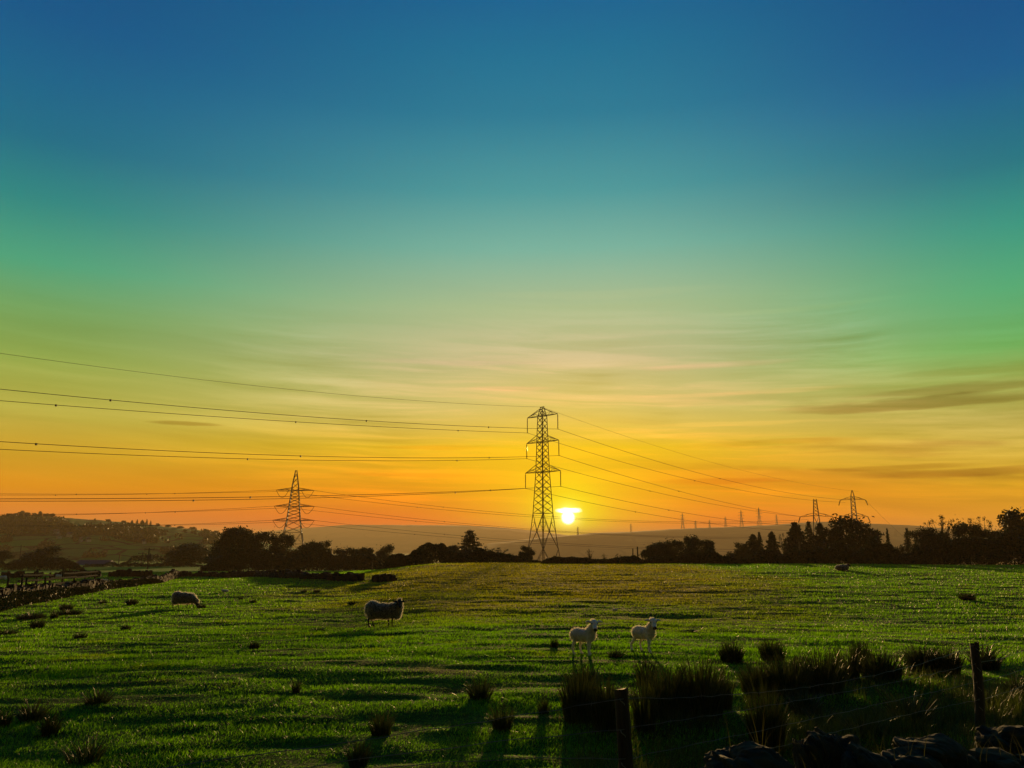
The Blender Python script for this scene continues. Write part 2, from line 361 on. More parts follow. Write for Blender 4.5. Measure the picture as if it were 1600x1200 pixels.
# hills: dark woods, hedged fields
def hillmat(name, wood, field, pasture, sc1=.006, cut=.5):
    m, t, b, o = mat_base(name)
    g = t.new('ShaderNodeNewGeometry')
    mp = t.new('ShaderNodeMapping'); t.l.new(g.outputs['Position'], mp.inputs[0])
    n = t.noise(mp.outputs[0], sc1, 4, .6)
    vo = t.new('ShaderNodeTexVoronoi'); vo.inputs['Scale'].default_value = sc1 * 2.2; t.l.new(mp.outputs[0], vo.inputs['Vector'])
    ed = t.new('ShaderNodeTexVoronoi', feature='DISTANCE_TO_EDGE'); ed.inputs['Scale'].default_value = sc1 * 2.2; t.l.new(mp.outputs[0], ed.inputs['Vector'])
    fl = t.mix(vo.outputs['Color'], (*field, 1), (*pasture, 1))
    c = t.mix(t.maprange(n, cut - .04, cut + .05), fl, (*wood, 1))
    c = t.mix(t.maprange(ed.outputs['Distance'], .02, .05, 1.0, 0.0), c, (*wood, 1))
    c = t.mix(t.math('MULTIPLY', t.noise(mp.outputs[0], sc1 * 30, 3, .7), .6), c, (*wood, 1))
    t.put(b.inputs['Base Color'], c); b.inputs['Roughness'].default_value = 1; b.inputs['Specular IOR Level'].default_value = .05
    return m
M['hillL'] = hillmat('near_hillside', (.008, .018, .004), (.045, .30, .015), (.08, .20, .03), .014, .56)
M['hillF'] = hillmat('far_hillside', (.12, .10, .04), (.20, .17, .06), (.26, .19, .07), .004, .5)

# ------------------------------------------------------------------ ground sheet
def make_ground():
    r = np.concatenate([[.3, 1.0, 1.8], np.geomspace(2.5, 110, 760), np.geomspace(113, 6000, 150)])
    a = np.concatenate([np.linspace(-180, -48, 40)[:-1], np.linspace(-48, 48, 620), np.linspace(48, 180, 40)[1:-1]])
    A, Rr = np.meshgrid(np.radians(a), r); x = np.sin(A) * Rr; y = np.cos(A) * Rr
    z = H(x, y); n = len(a)
    v = np.stack([x, y, z], -1).reshape(-1, 3)
    i, j = np.meshgrid(np.arange(len(r) - 1), np.arange(n), indexing='ij'); j2 = (j + 1) % n
    f = np.stack([i * n + j, i * n + j2, (i + 1) * n + j2, (i + 1) * n + j], -1).reshape(-1, 4)
    v = np.vstack([v, [[0, 0, EYE - 2.1]]])
    o = link('ground', mesh_np('ground', v, f, True), M['ground'])
    return tag(o, kind='structure')
make_ground()

# ------------------------------------------------------------------ hills (terrain)
def hill(name, crest, D, front, back, mat, rough=3.0, base=-60, kind='structure', seed=0, texture=60.):
    px0, px1 = crest[0][0], crest[-1][0]
    pxs = np.arange(px0, px1 + 1, 3.0)
    zc = []
    for px in pxs:
        py = np.interp(px, [c[0] for c in crest], [c[1] for c in crest]); zc.append(at(px, py, D).z)
    zc = np.array(zc) + rough * .35 * fbm(pxs / 14 + seed, pxs * 0 + seed, 4)
    ts = np.concatenate([np.linspace(-1, 0, 44), np.linspace(0, 1, 14)[1:]])
    P, T = np.meshgrid(pxs, ts); Zc = np.broadcast_to(zc, P.shape)
    Yd = D + np.where(T < 0, T * front, T * back)
    k = (P - CX) / F / 1.026
    base_z = base
    s = np.where(T < 0, 1 - sst(-T) ** .85, 1 - sst(T))
    Xd = k * Yd
    z = base_z + (Zc - base_z) * s + rough * fbm(Xd / texture + seed, Yd / texture, 4) * np.clip(np.abs(T) * 5, 0, 1)
    v = np.stack([Xd, Yd, z], -1).reshape(-1, 3); n = len(pxs)
    i, j = np.meshgrid(np.arange(len(ts) - 1), np.arange(n - 1), indexing='ij')
    f = np.stack([i * n + j, i * n + j + 1, (i + 1) * n + j + 1, (i + 1) * n + j], -1).reshape(-1, 4)
    o = link(name, mesh_np(name, v, f, True), mat); tag(o, kind=kind)
    def surf(px, py):                                            # where the line of sight meets the front slope
        dx, dy, dz = ray(px, py); yy = np.linspace(D - front, D, 300); xx = dx / dy * yy; zz = EYE + dz / dy * yy
        pq = xx / yy * F * 1.026 + CX; Tq = (yy - D) / front
        zcq = np.interp(pq, pxs, zc)
        hz = base_z + (zcq - base_z) * (1 - sst(-Tq) ** .85) + rough * fbm(xx / texture + seed, yy / texture, 4) * np.clip(np.abs(Tq) * 5, 0, 1)
        kk = np.argmax(zz < hz) if (zz < hz).any() else 299
        return Vector((xx[kk], yy[kk], hz[kk]))
    o_surf[name] = surf
    return o
o_surf = {}
hill('near_hill', [(-700, 800), (-300, 797), (0, 806), (50, 807), (90, 809), (150, 813), (210, 818), (250, 822), (310, 828), (350, 835), (420, 850), (520, 868), (640, 885)], 760, 510, 600, M['hillL'], 1.8, -24, seed=3)
hill('far_hill', [(250, 850), (330, 842), (400, 832), (470, 825), (540, 820), (650, 820.5), (720, 821), (780, 824), (830, 829), (870, 834), (930, 841), (1020, 850), (1120, 862)], 4700, 1700, 1100, M['hillF'], 5, -60, seed=7, texture=120.)
hill('low_hill', [(640, 866), (720, 858), (780, 853), (812, 852), (850, 854), (900, 849), (940, 845), (975, 843), (1020, 846), (1090, 850), (1200, 858), (1300, 870)], 2900, 900, 600, M['hillF'], 5, -56, seed=12)
hill('moor_hill', [(760, 850), (860, 838), (905, 835), (930, 832.5), (985, 831), (1020, 829), (1060, 826.5), (1100, 825), (1180, 822), (1214, 820), (1250, 817), (1290, 815), (1350, 817), (1430, 821), (1520, 829), (1600, 833), (1800, 836), (2300, 836)], 2400, 900, 1000, M['hillF'], 3, -58, seed=21, texture=120.)

# ------------------------------------------------------------------ grass blades
def blades(n, dmin, dmax, amax, hfun, wfun, lean=.5, two=True, seed=1, amin=None, mask=None):
    g = np.random.default_rng(seed)
    d = np.exp(g.uniform(math.log(dmin), math.log(dmax), n)); a = g.uniform(-amax if amin is None else amin, amax, n)
    x = d * np.sin(a); y = d * np.cos(a)
    if mask is not None:
        k = mask(x, y, g); x, y, d = x[k], y[k], d[k]; n = len(x)
    z = H(x, y) - .012
    h = hfun(d, x, y) * g.uniform(.55, 1.3, n); w = wfun(d) * g.uniform(.7, 1.3, n)
    th = g.uniform(0, 2 * math.pi, n); ca, sa = np.cos(th) * w / 2, np.sin(th) * w / 2
    la = g.uniform(0, 2 * math.pi, n); lm = np.abs(g.normal(0, lean, n)) * h
    lx, ly = np.cos(la) * lm + .12 * h, np.sin(la) * lm
    b0 = np.stack([x - ca, y - sa, z], -1); b1 = np.stack([x + ca, y + sa, z], -1)
    tp = np.stack([x + lx, y + ly, z + h], -1)
    if not two:
        v = np.stack([b0, b1, tp], 1).reshape(-1, 3); f = np.arange(n * 3).reshape(-1, 3); return v, f
    m0 = np.stack([x - ca * .7 + lx * .35, y - sa * .7 + ly * .35, z + h * .6], -1); m1 = np.stack([x + ca * .7 + lx * .35, y + sa * .7 + ly * .35, z + h * .6], -1)
    v = np.stack([b0, b1, m1, m0, tp], 1).reshape(-1, 3); k = np.arange(n)[:, None] * 5
    f = np.concatenate([k + [0, 1, 2], k + [0, 2, 3], k + [3, 2, 4]], 0)
    return v, f
def clumpy(x, y): return .55 + 1.3 * np.clip(fbm(x / 1.5 + .3 * y, y / .55, 3) + .35, 0, 1.2)
v1_, f1_ = blades(430000, 3.0, 15, .66, lambda d, x, y: .036 * clumpy(x, y), lambda d: .0030 + .00055 * d, .9, True, 2)
v2_, f2_ = blades(620000, 14, 135, .66, lambda d, x, y: (.038 + .0006 * d) * clumpy(x, y), lambda d: .004 + .0009 * d, .6, False, 3)
tag(link('grass', mesh_np('grass', np.vstack([v1_, v2_]), np.vstack([f1_, f2_ + len(v1_)])), M['grass']), 'short grazed green grass covering the sloping field', 'grass', kind='stuff')
def rough_mask(x, y, g):
    r = x / y
    px = CX + r * F * 1.05
    s = sst((px - 1120) / 160) * sst((13.5 - y) / 3.5)
    s2 = sst((px - 860) / 60) * sst((10.5 - y) / 2) * .35
    return g.random(len(x)) < np.maximum(s, s2) * (.35 + .65 * (fbm(x / .6, y / .6, 2) > -.15))
v3_, f3_ = blades(150000, 3.3, 13.5, .70, lambda d, x, y: .17 * clumpy(x * 2, y), lambda d: .0035 + .0003 * d, .5, True, 5, amin=.02, mask=rough_mask)
tag(link('long_grass', mesh_np('long_grass', v3_, f3_), M['long']), 'darker longer rough grass around the wire fence', 'grass', kind='stuff')

# ------------------------------------------------------------------ rush clumps
def rush_mesh(n, h, spread, lean, seed, w=.006):
    g = np.random.default_rng(seed)
    a = g.uniform(0, 2 * math.pi, n); r = spread * np.sqrt(g.random(n))
    x, y = r * np.cos(a), r * np.sin(a)
    la = a + g.normal(0, .5, n); hh = h * g.uniform(.3, 1.0, n) * (1 - .45 * (r / spread) ** 2)
    lm = hh * (lean * (r / spread) + np.abs(g.normal(0, .12, n)))
    th = g.uniform(0, 2 * math.pi, n); ww = w * g.uniform(.7, 1.4, n); ca, sa = np.cos(th) * ww, np.sin(th) * ww
    seg = []
    for t_, q in ((0, 1), (.45, .8), (.8, .5)):
        cx = x + np.cos(la) * lm * t_ ** 1.6; cyy = y + np.sin(la) * lm * t_ ** 1.6; cz = hh * t_ - .05 * (t_ == 0)
        seg.append(np.stack([cx - ca * q, cyy - sa * q, cz], -1)); seg.append(np.stack([cx + ca * q, cyy + sa * q, cz], -1))
    seg.append(np.stack([x + np.cos(la) * lm, y + np.sin(la) * lm, hh * (1 - .12 * lean)], -1))
    v = np.stack(seg, 1).reshape(-1, 3); k = np.arange(n)[:, None] * 7
    f = np.concatenate([k + q for q in ([0, 1, 3], [0, 3, 2], [2, 3, 5], [2, 5, 4], [4, 5, 6])], 0)
    me = mesh_np('rush_clump', v, f); me.materials.append(M['rush']); return me
RUSH = {'d': [rush_mesh(800, 1.0, .42, .55, 31 + i, .012) for i in range(3)],     # dense
        'n': [rush_mesh(260, 1.0, .30, .75, 41 + i, .015) for i in range(4)],     # open fan
        's': [rush_mesh(170, 1.0, .45, 1.2, 51 + i, .012) for i in range(2)]}     # sparse, splayed
def rush(px, base, w, h, kind, label, group='rush clumps scattered over the pasture'):
    p = hit(px, base); ppm = F / (p.y * 1.03)
    W_, Hh = w / ppm, h / ppm
    if base < 1034: kind = 'n' if kind == 's' else 'd'
    me = random.choice(RUSH[kind]); o = bpy.data.objects.new('rush_clump', me); C.objects.link(o)
    nat = {'d': 1.25, 'n': 1.0, 's': 1.7}[kind]
    o.location = (p.x, p.y, H1(p.x, p.y) - .02); s = W_ / nat
    o.scale = (s, s * .9, Hh * 1.08); o.rotation_euler = (0, 0, random.uniform(0, 6.28))
    return tag(o, label, 'rush clump', group)
RL = [
 (103, 954, 22, 13, 'd', 'small dark round rush clump above the twin low rush mounds by the stone wall'),
 (160, 944, 14, 8, 'd', 'tiny dark rush tuft in the gap between the grazing ewe and the wall'),
 (206, 945, 22, 12, 'd', 'dark rush tuft nearest behind the tail of the grazing ewe'),
 (48, 967, 50, 12, 'd', 'wide flat dark rush mound lying closest under the stone wall and rail fence'),
 (84, 968, 14, 16, 'd', 'narrow rush tuft squeezed between the two wide low rush mounds'),
 (109, 961, 38, 11, 'd', 'long low rush mound touching the narrow tuft on its farther side from the frame edge'),
 (58, 982, 24, 17, 'd', 'squat dark rush clump just in front of the widest flat rush mound'),
 (10, 993, 36, 11, 'd', 'low rush mound cut by the left frame edge below the wall'),
 (125, 999, 20, 13, 'n', 'small splayed rush tuft alone in the open grass below the squat clump'),
 (196, 985, 16, 11, 'n', 'small ragged rush tuft midway below the grazing ewe on its tail side'),
 (315, 951, 13, 9, 'd', 'little dark rush tuft right in front of the grazing ewe\'s nose'),
 (397, 1013, 19, 13, 'n', 'lone small rush tuft below and between the two ewes'),
 (395, 943, 12, 8, 'd', 'small dark rush tuft in mid field between the two ewes'),
 (376, 937, 8, 5, 'n', 'faint tiny rush tuft between the lying white lamb and the mid field tuft'),
 (550, 946, 12, 9, 'd', 'dark rush tuft beside the rump of the standing ewe'),
 (475, 926, 11, 6, 'd', 'first of two tiny dark tufts in front of the boundary wall, nearer the small pylon'),
 (495, 926, 12, 6, 'd', 'second of two tiny dark tufts in front of the boundary wall, nearer the standing ewe'),
 (668, 978, 15, 6, 's', 'flat faint rush tuft just beyond the standing ewe\'s head'),
 (498, 987, 27, 9, 's', 'low sprawling rush patch in the grass below the two tiny tufts'),
 (462, 1082, 16, 26, 'n', 'slim upright rush clump alone in the green foreground'),
 (368, 1073, 12, 12, 'n', 'faint small rush tuft near the slim upright foreground clump'),
 (151, 1103, 40, 32, 'n', 'fan shaped rush clump with forked top in the lower left field'),
 (50, 1124, 48, 34, 'n', 'broad bushy rush clump behind the smaller one in the lower left corner'),
 (78, 1143, 32, 34, 'n', 'upright rush clump just in front of the broad bushy one'),
 (4, 1134, 30, 30, 'n', 'rush clump cut off by the frame edge beside the broad bushy one'),
 (135, 1184, 90, 42, 's', 'sparse sprawling rush patch at the bottom of the left foreground'),
 (751, 1094, 42, 40, 'n', 'vase shaped rush clump in the centre foreground grass'),
 (785, 1140, 36, 46, 'n', 'tall dark rush clump just below the vase shaped clump'),
 (850, 1116, 22, 32, 'n', 'thin open rush clump between the tall dark clump and the big rush thicket'),
 (596, 1148, 38, 42, 'n', 'spiky rush clump left of the vase shaped clump in the foreground'),
 (560, 1194, 38, 44, 'n', 'rush clump nearest the bottom edge below the spiky clump'),
 (866, 1013, 14, 20, 'n', 'small upright rush tuft beside the smaller of two standing lambs\' tail'),
 (962, 1027, 30, 16, 's', 'splayed pale tipped rush tuft standing between the two lambs'),
 (1512, 939, 26, 16, 'n', 'lone round rush tuft on the far slope near the fence post'),
 (1400, 947, 9, 4, 's', 'tiny dark speck of rush on the far slope'),
 (1422, 912, 9, 4, 's', 'tiny rush speck close under the tree line'),
 (1080, 986, 26, 5, 's', 'flat dark rush streak in the grass beyond the second lamb'),
 (1143, 1034, 44, 37, 'd', 'round dense rush clump nearer the lambs, first of a matched pair'),
 (1207, 1034, 44, 41, 'd', 'round dense rush clump, second of the matched pair beside the long thicket'),
]
for a in RL: rush(*a)
TH = [
 (905, 1128, 52, 80, 'd', 'tall rush thicket clump left of the near fence post'), (948, 1140, 50, 78, 'd', 'dense rush thicket clump directly behind the near fence post'),
 (915, 1082, 44, 46, 'n', 'ragged rush clump crowning the thicket left of the near post'),
 (1008, 1140, 42, 92, 'n', 'tall thin rush clump just right of the near fence post'), (1010, 1070, 34, 44, 'n', 'spiky rush clump behind the thicket facing the second lamb'),
 (1045, 1122, 62, 84, 'd', 'high domed rush clump in the middle of the big dark thicket'), (1095, 1120, 70, 88, 'd', 'largest domed rush clump of the big dark thicket'),
 (1126, 1108, 40, 62, 'd', 'outer rush clump closing the big dark thicket toward the far post'),
 (1185, 1086, 56, 52, 'd', 'first low clump of the long rush bank'), (1232, 1088, 70, 66, 'd', 'second clump of the long rush bank, wide and low'),
 (1285, 1084, 66, 66, 'd', 'third clump of the long rush bank behind the sagging wire'), (1322, 1066, 44, 56, 'd', 'fourth clump of the long rush bank with upright stems'),
 (1346, 1046, 24, 50, 'd', 'narrow tall rush spike rising above the long bank'), (1378, 1068, 58, 54, 'd', 'last clump of the long rush bank before the gap'),
 (1440, 1048, 46, 40, 'd', 'pale tipped rush clump beside the gap near the far post'), (1480, 1050, 46, 42, 'd', 'rush clump just left of the far fence post'),
 (1540, 1040, 52, 34, 'n', 'low rush clump just right of the far fence post'), (1592, 1096, 34, 44, 'n', 'rush clump cut by the right frame edge'),
 (1200, 1176, 56, 100, 'd', 'tall upright rush clump rising from behind the mossy boulder'),
 (1290, 1140, 60, 46, 's', 'dim sprawling rush patch under the lower fence wires'), (1420, 1130, 80, 60, 's', 'dim wide rush patch midway below the long bank'),
 (1350, 1150, 70, 50, 's', 'dim rush patch close behind the tumbled wall'), (1545, 1110, 44, 40, 's', 'sparse rush tuft right of the far post foot'),
 (1258, 1112, 50, 34, 'n', 'small rush fan hanging below the long bank'),
]
for a in TH: rush(a[0], a[1], a[2] * 1.15, a[3] * 1.12, *a[4:], group='rush thickets behind the wire fence')

# ------------------------------------------------------------------ trees
def leaf_mesh(name, pts, size, seed, jit=.4):
    g = np.random.default_rng(seed); n = len(pts)
    u = g.normal(size=(n, 3)); u /= np.linalg.norm(u, axis=1)[:, None]
    w = g.normal(size=(n, 3)); w -= (w * u).sum(1)[:, None] * u; w /= np.linalg.norm(w, axis=1)[:, None]
    s = (size * g.uniform(1 - jit, 1 + jit, n))[:, None]
    v = np.stack([pts - u * s, pts + w * s * .45, pts + u * s, pts - w * s * .45], 1).reshape(-1, 3)
    return mesh_np(name, v, np.arange(n * 4).reshape(-1, 4))
def lobes(kind, seed):
    g = random.Random(seed); L = []
    if kind == 'broad':
        for k in range(17):
            a = g.uniform(0, 6.28); z = g.uniform(.28, .88); r = .36 * math.sin(math.pi * min(1, max(.12, (z - .08) / .95))) ** .6 * g.uniform(.5, 1)
            L.append((r * math.cos(a), r * math.sin(a), z, g.uniform(.11, .19), g.uniform(.09, .15)))
        L.append((0, 0, .55, .28, .3))
    elif kind == 'dome':
        for k in range(16):
            a = g.uniform(0, 6.28); z = g.uniform(.2, .82); r = .40 * math.sqrt(max(0.05, 1 - ((z - .25) / .7) ** 2)) * g.uniform(.6, 1)
            L.append((r * math.cos(a), r * math.sin(a), z, g.uniform(.12, .18), g.uniform(.10, .16)))
        L.append((0, 0, .45, .34, .36))
    elif kind == 'open':
        for k in range(30):
            a = g.uniform(0, 6.28); r = g.uniform(.05, .46); z = g.uniform(.45, .95) - .5 * r * r
            L.append((r * math.cos(a), r * math.sin(a), z, g.uniform(.04, .08), g.uniform(.03, .06)))
        L.append((0, 0, .45, .2, .25))
    elif kind == 'bush':
        for k in range(14):
            a = g.uniform(0, 6.28); r = g.uniform(.1, .42)
            L.append((r * math.cos(a), r * math.sin(a), g.uniform(.15, .8) * (1 - .6 * r), g.uniform(.12, .18), g.uniform(.14, .22)))
        L.append((0, 0, .35, .35, .35))
    return L
def broad_tree_meshes(kind, seed, nleaf, size):
    g = np.random.default_rng(seed); L = lobes(kind, seed); pts = []
    wts = np.array([l[3] ** 2 * l[4] for l in L]) ** .7; wts /= wts.sum()
    for l, wt in zip(L, wts):
        n = int(nleaf * wt) + 5; d = g.normal(size=(n, 3)); d /= np.linalg.norm(d, axis=1)[:, None]
        rr = g.random(n) ** .45 * (1 + .28 * g.normal(size=n) * (g.random(n) < .5))
        if kind == 'open': rr = rr * g.uniform(.7, 1.35, n)
        pts.append(np.array(l[:3]) + d * rr[:, None] * np.array([l[3], l[3], l[4]]))
    pts = np.vstack(pts); pts[:, 2] = np.maximum(pts[:, 2], .02)
    crown = leaf_mesh('crown', pts, size, seed); crown.materials.append(M['leaf'])
    mb = MB(); h0 = .34 if kind in ('broad', 'open') else .2
    mb.path([(0, 0, -.05), (.01, 0, h0 * .5), (-.01, .01, h0), (.01, 0, .72)], [.034, .026, .022, .006], 6)
    for k, l in enumerate(L[:-1]):
        s = (random.uniform(-.01, .01), random.uniform(-.01, .01), h0 * random.uniform(.6, 1.3)); e = l[:3]
        m_ = tuple((s[i] + e[i]) / 2 + (.02 if i == 2 else random.uniform(-.02, .02)) for i in range(3)); mb.path([s, m_, e], [.013, .009, .003], 4)
        for q in range(4 if kind == 'open' else 2):
            a = random.uniform(0, 6.28); mb.path([e, (e[0] + math.cos(a) * l[3], e[1] + math.sin(a) * l[3], e[2] + random.uniform(.02, l[4] * 1.1))], [.0035, .0012], 3)
    me = bpy.data.meshes.new('trunk'); me.from_pydata([tuple(p) for p in mb.v], [], mb.f); me.materials.append(M['bark'])
    return me, crown
def conifer_meshes(seed, nl=2600, wide=.28, size=.022):
    g = np.random.default_rng(seed); mb = MB(); mb.path([(0, 0, -.05), (0, 0, .5), (0, 0, 1.0)], [.022, .014, .003], 6); pts = []
    for k in range(26):
        z = .06 + .92 * (k / 26) ** .9
        r = wide * (1 - z) ** (.85 if wide < .35 else .6) + .012
        for j in range(7):
            a = j / 7 * 6.28 + k * 1.1 + g.normal() * .25; rr = r * g.uniform(.5, 1.35)
            e = (math.cos(a) * rr, math.sin(a) * rr, z - rr * .25 + g.normal() * .006); mb.bar((0, 0, z), e, .0035, .001, 3)
            n = max(5, int(nl / 182 * rr / .13)); t_ = g.random(n) ** .6
            p = np.array([0, 0, z]) + t_[:, None] * (np.array(e) - np.array([0, 0, z])) + g.normal(size=(n, 3)) * [.014, .014, .009]
            pts.append(p)
    crown = leaf_mesh('crown', np.vstack(pts), size, seed); crown.materials.append(M['needle'])
    me = bpy.data.meshes.new('trunk'); me.from_pydata([tuple(p) for p in mb.v], [], mb.f); me.materials.append(M['bark'])
    return me, crown
TP = {'broad': [broad_tree_meshes('broad', s, 7000, .026) for s in (1, 2, 3, 4)], 'dome': [broad_tree_meshes('dome', s, 7500, .027) for s in (11, 12, 13)],
      'open': [broad_tree_meshes('open', s, 1500, .015) for s in (21, 22)], 'bush': [broad_tree_meshes('bush', s, 4500, .032) for s in (31, 32, 33)],
      'con': [conifer_meshes(41, 3000, .24), conifer_meshes(42, 3200, .30)], 'fat': [conifer_meshes(43, 4200, .42, .03), conifer_meshes(44, 4200, .38, .03)]}
NATW = {'broad': .98, 'dome': 1.02, 'open': 1.0, 'bush': 1.0, 'con': .54, 'fat': .8}
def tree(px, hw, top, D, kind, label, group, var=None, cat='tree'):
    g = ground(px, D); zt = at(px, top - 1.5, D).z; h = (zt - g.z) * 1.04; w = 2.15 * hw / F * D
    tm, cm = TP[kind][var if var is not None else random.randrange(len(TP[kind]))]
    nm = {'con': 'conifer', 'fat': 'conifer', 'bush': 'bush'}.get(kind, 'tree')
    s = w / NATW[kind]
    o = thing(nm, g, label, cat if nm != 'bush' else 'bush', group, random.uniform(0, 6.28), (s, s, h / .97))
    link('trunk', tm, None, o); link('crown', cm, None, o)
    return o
GL, GC, GR = 'trees at the far end of the valley field', 'bushes and trees around the main pylon', 'trees along the skyline ridge'
for a in [
 (-4, 20, 861, 190, 'broad', 'dark tree cut by the left edge beside the utility pole', GL),
 (63, 36, 856, 185, 'dome', 'broad domed tree standing alone below the hillside, behind the walled fields', GL, 0),
 (95, 14, 874, 190, 'bush', 'low bush against the foot of the lone domed tree', GL),
 (28, 16, 872, 190, 'bush', 'low bush between the edge tree and the lone domed tree', GL),
 (275, 20, 862, 230, 'bush', 'sloping bush on the outer shoulder of the paler round tree', GL),
 (298, 36, 845, 225, 'dome', 'round paler tree beside the big black tree group', GL, 1),
 (345, 27, 834, 165, 'dome', 'outer shoulder tree of the big black group', GL, 0),
 (372, 30, 827, 165, 'broad', 'tallest round tree of the big black group', GL, 1),
 (402, 24, 834, 168, 'broad', 'tree in the middle of the big black group', GL, 2),
 (436, 24, 829, 160, 'dome', 'round topped tree whose crown reaches the small pylon', GL, 2),
 (360, 36, 858, 158, 'bush', 'dark undergrowth bush under the tallest round tree', GL), (420, 34, 862, 156, 'bush', 'dark undergrowth bush below the pylon side of the black group', GL),
 (462, 24, 852, 162, 'bush', 'bush filling the dip at the foot of the small pylon', GL),
 (482, 24, 841, 160, 'dome', 'tree just past the small pylon with a high crown', GL, 1), (503, 17, 847, 162, 'broad', 'leaning crown tree beyond the small pylon', GL, 0),
 (540, 23, 854, 162, 'dome', 'first of three round trees before the long dark barn', GL, 2), (572, 17, 858, 163, 'broad', 'middle and smallest of three round trees before the barn', GL, 1),
 (601, 19, 853, 161, 'dome', 'last of three round trees, touching the long dark barn', GL, 0), (520, 30, 876, 158, 'bush', 'dark bush low between the high tree and three round trees', GL),
 (560, 36, 880, 156, 'bush', 'long low bush at the feet of the three round trees', GL),
 (662, 21, 857, 150, 'dome', 'ragged tree at the far end of the long dark barn', GC, 2), (640, 20, 868, 148, 'bush', 'low bush against the barn gable', GC),
 (703, 24, 854, 146, 'broad', 'loose bush on the near shoulder of the pointed conifer', GC), (734, 28, 832, 150, 'con', 'pointed spruce rising above the bushes beside the main pylon', GC, 1),
 (722, 24, 852, 147, 'bush', 'dark bush clinging to the lower trunk of the pointed spruce', GC), (757, 18, 856, 149, 'open', 'twiggy thin crowned tree just beyond the pointed spruce', GC),
 (778, 20, 858, 148, 'open', 'wispy shrub tree between the spruce and the main pylon', GC), (797, 22, 862, 145, 'bush', 'low bush between the wispy shrub and pylon foot', GC),
 (823, 13, 855, 140, 'broad', 'small dense tree standing against the left leg of the main pylon', GC, 0), (846, 22, 879, 132, 'bush', 'low bush hiding the foot of the main pylon', GC),
 (922, 6, 860, 104, 'open', 'little sapling alone on the ridge under the sun', GC), (945, 5, 867, 104, 'open', 'smaller sapling second from the sun on the ridge', GC),
 (966, 7, 866, 104, 'open', 'short bushy sapling nearest the round ridge copse', GC), (933, 4, 873, 103, 'bush', 'tiny shrub between the two ridge saplings', GC), (976, 4, 871, 103, 'bush', 'tiny shrub beside the thin upright poles', GC),
 (1028, 24, 843, 125, 'dome', 'first rounded tree of the ridge copse nearest the sun', GR, 1), (1053, 18, 841, 125, 'dome', 'second rounded tree of the ridge copse', GR, 2),
 (1077, 20, 839, 126, 'dome', 'tallest domed tree of the ridge copse', GR, 0), (1101, 18, 846, 126, 'broad', 'sloping outer tree of the ridge copse', GR, 2), (1114, 10, 860, 127, 'bush', 'small bush ending the ridge copse', GR),
 (1145, 14, 858, 128, 'bush', 'low bush in the gap after the ridge copse', GR), (1130, 8, 867, 128, 'bush', 'tiny bush in the gap after the ridge copse', GR),
 (1160, 14, 850, 128, 'broad', 'small loose tree before the first ridge conifers', GR, 0), (1179, 17, 838, 130, 'fat', 'first broad ridge conifer after the gap', GR, 0), (1189, 9, 835, 131, 'con', 'thin pointed conifer tip behind the first broad one', GR),
 (1209, 15, 834, 130, 'fat', 'second broad ridge conifer standing alone', GR, 1), (1228, 10, 833, 131, 'open', 'ragged leaning tree between the ridge conifers', GR),
 (1246, 22, 820, 130, 'fat', 'tall dark conifer before the nearer terminal tower', GR, 0), (1268, 15, 819, 131, 'con', 'slim conifer directly below the nearer terminal tower', GR, 1), (1285, 18, 821, 131, 'fat', 'dense conifer hiding the nearer terminal tower foot', GR, 1),
 (1338, 44, 809, 126, 'dome', 'great black domed tree under the farther terminal tower', GR, 0), (1305, 22, 826, 128, 'broad', 'tree filling the shoulder before the great domed tree', GR, 1),
 (1376, 20, 848, 127, 'bush', 'bush on the falling shoulder of the great domed tree', GR), (1392, 18, 851, 126, 'bush', 'low bush below the cross armed pole', GR),
 (1391, 6, 829, 125, 'con', 'narrow columnar conifer in the dip after the great tree', GR), (1408, 12, 846, 125, 'bush', 'low bush beside the narrow columnar conifer', GR), (1422, 11, 829, 126, 'con', 'small pointed conifer at the end of the dip', GR, 1),
 (1447, 22, 827, 120, 'broad', 'spreading tree starting the dense dark row by the frame edge', GR, 3), (1476, 26, 809, 120, 'open', 'bare topped tree with twigs against the yellow sky', GR, 0), (1476, 26, 824, 119, 'dome', 'dense tree filling below the bare twigged top', GR, 1),
 (1513, 25, 811, 118, 'dome', 'rounded tree in the middle of the dense dark row', GR, 2), (1545, 24, 806, 118, 'open', 'wispy twig crowned tree rising from the dense dark row', GR, 1), (1545, 22, 830, 117, 'broad', 'dense tree under the wispy twig crown', GR, 2),
 (1572, 22, 820, 116, 'dome', 'tree stepping up toward the edge tree', GR, 1), (1612, 44, 784, 112, 'dome', 'tallest black tree cut by the right frame edge', GR, 1), (1640, 34, 790, 112, 'dome', 'tree just beyond the right frame edge tree', GR, 1),
]: tree(*a)

# hedges along the ridge
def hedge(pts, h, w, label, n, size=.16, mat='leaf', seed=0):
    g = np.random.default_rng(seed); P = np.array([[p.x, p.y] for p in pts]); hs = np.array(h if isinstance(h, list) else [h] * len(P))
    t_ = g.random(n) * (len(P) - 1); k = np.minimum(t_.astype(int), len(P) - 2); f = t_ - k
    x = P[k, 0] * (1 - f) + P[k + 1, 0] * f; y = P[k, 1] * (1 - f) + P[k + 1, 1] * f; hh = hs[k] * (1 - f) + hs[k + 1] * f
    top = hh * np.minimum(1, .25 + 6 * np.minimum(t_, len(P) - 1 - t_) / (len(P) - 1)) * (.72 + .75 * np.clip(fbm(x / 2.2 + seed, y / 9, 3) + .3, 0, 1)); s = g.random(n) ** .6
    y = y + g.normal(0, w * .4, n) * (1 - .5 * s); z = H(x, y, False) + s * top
    o = link('hedge', leaf_mesh('hedge', np.stack([x, y, z], -1), size, seed), M[mat]); return tag(o, label, 'hedge', 'hedges along the field edges')
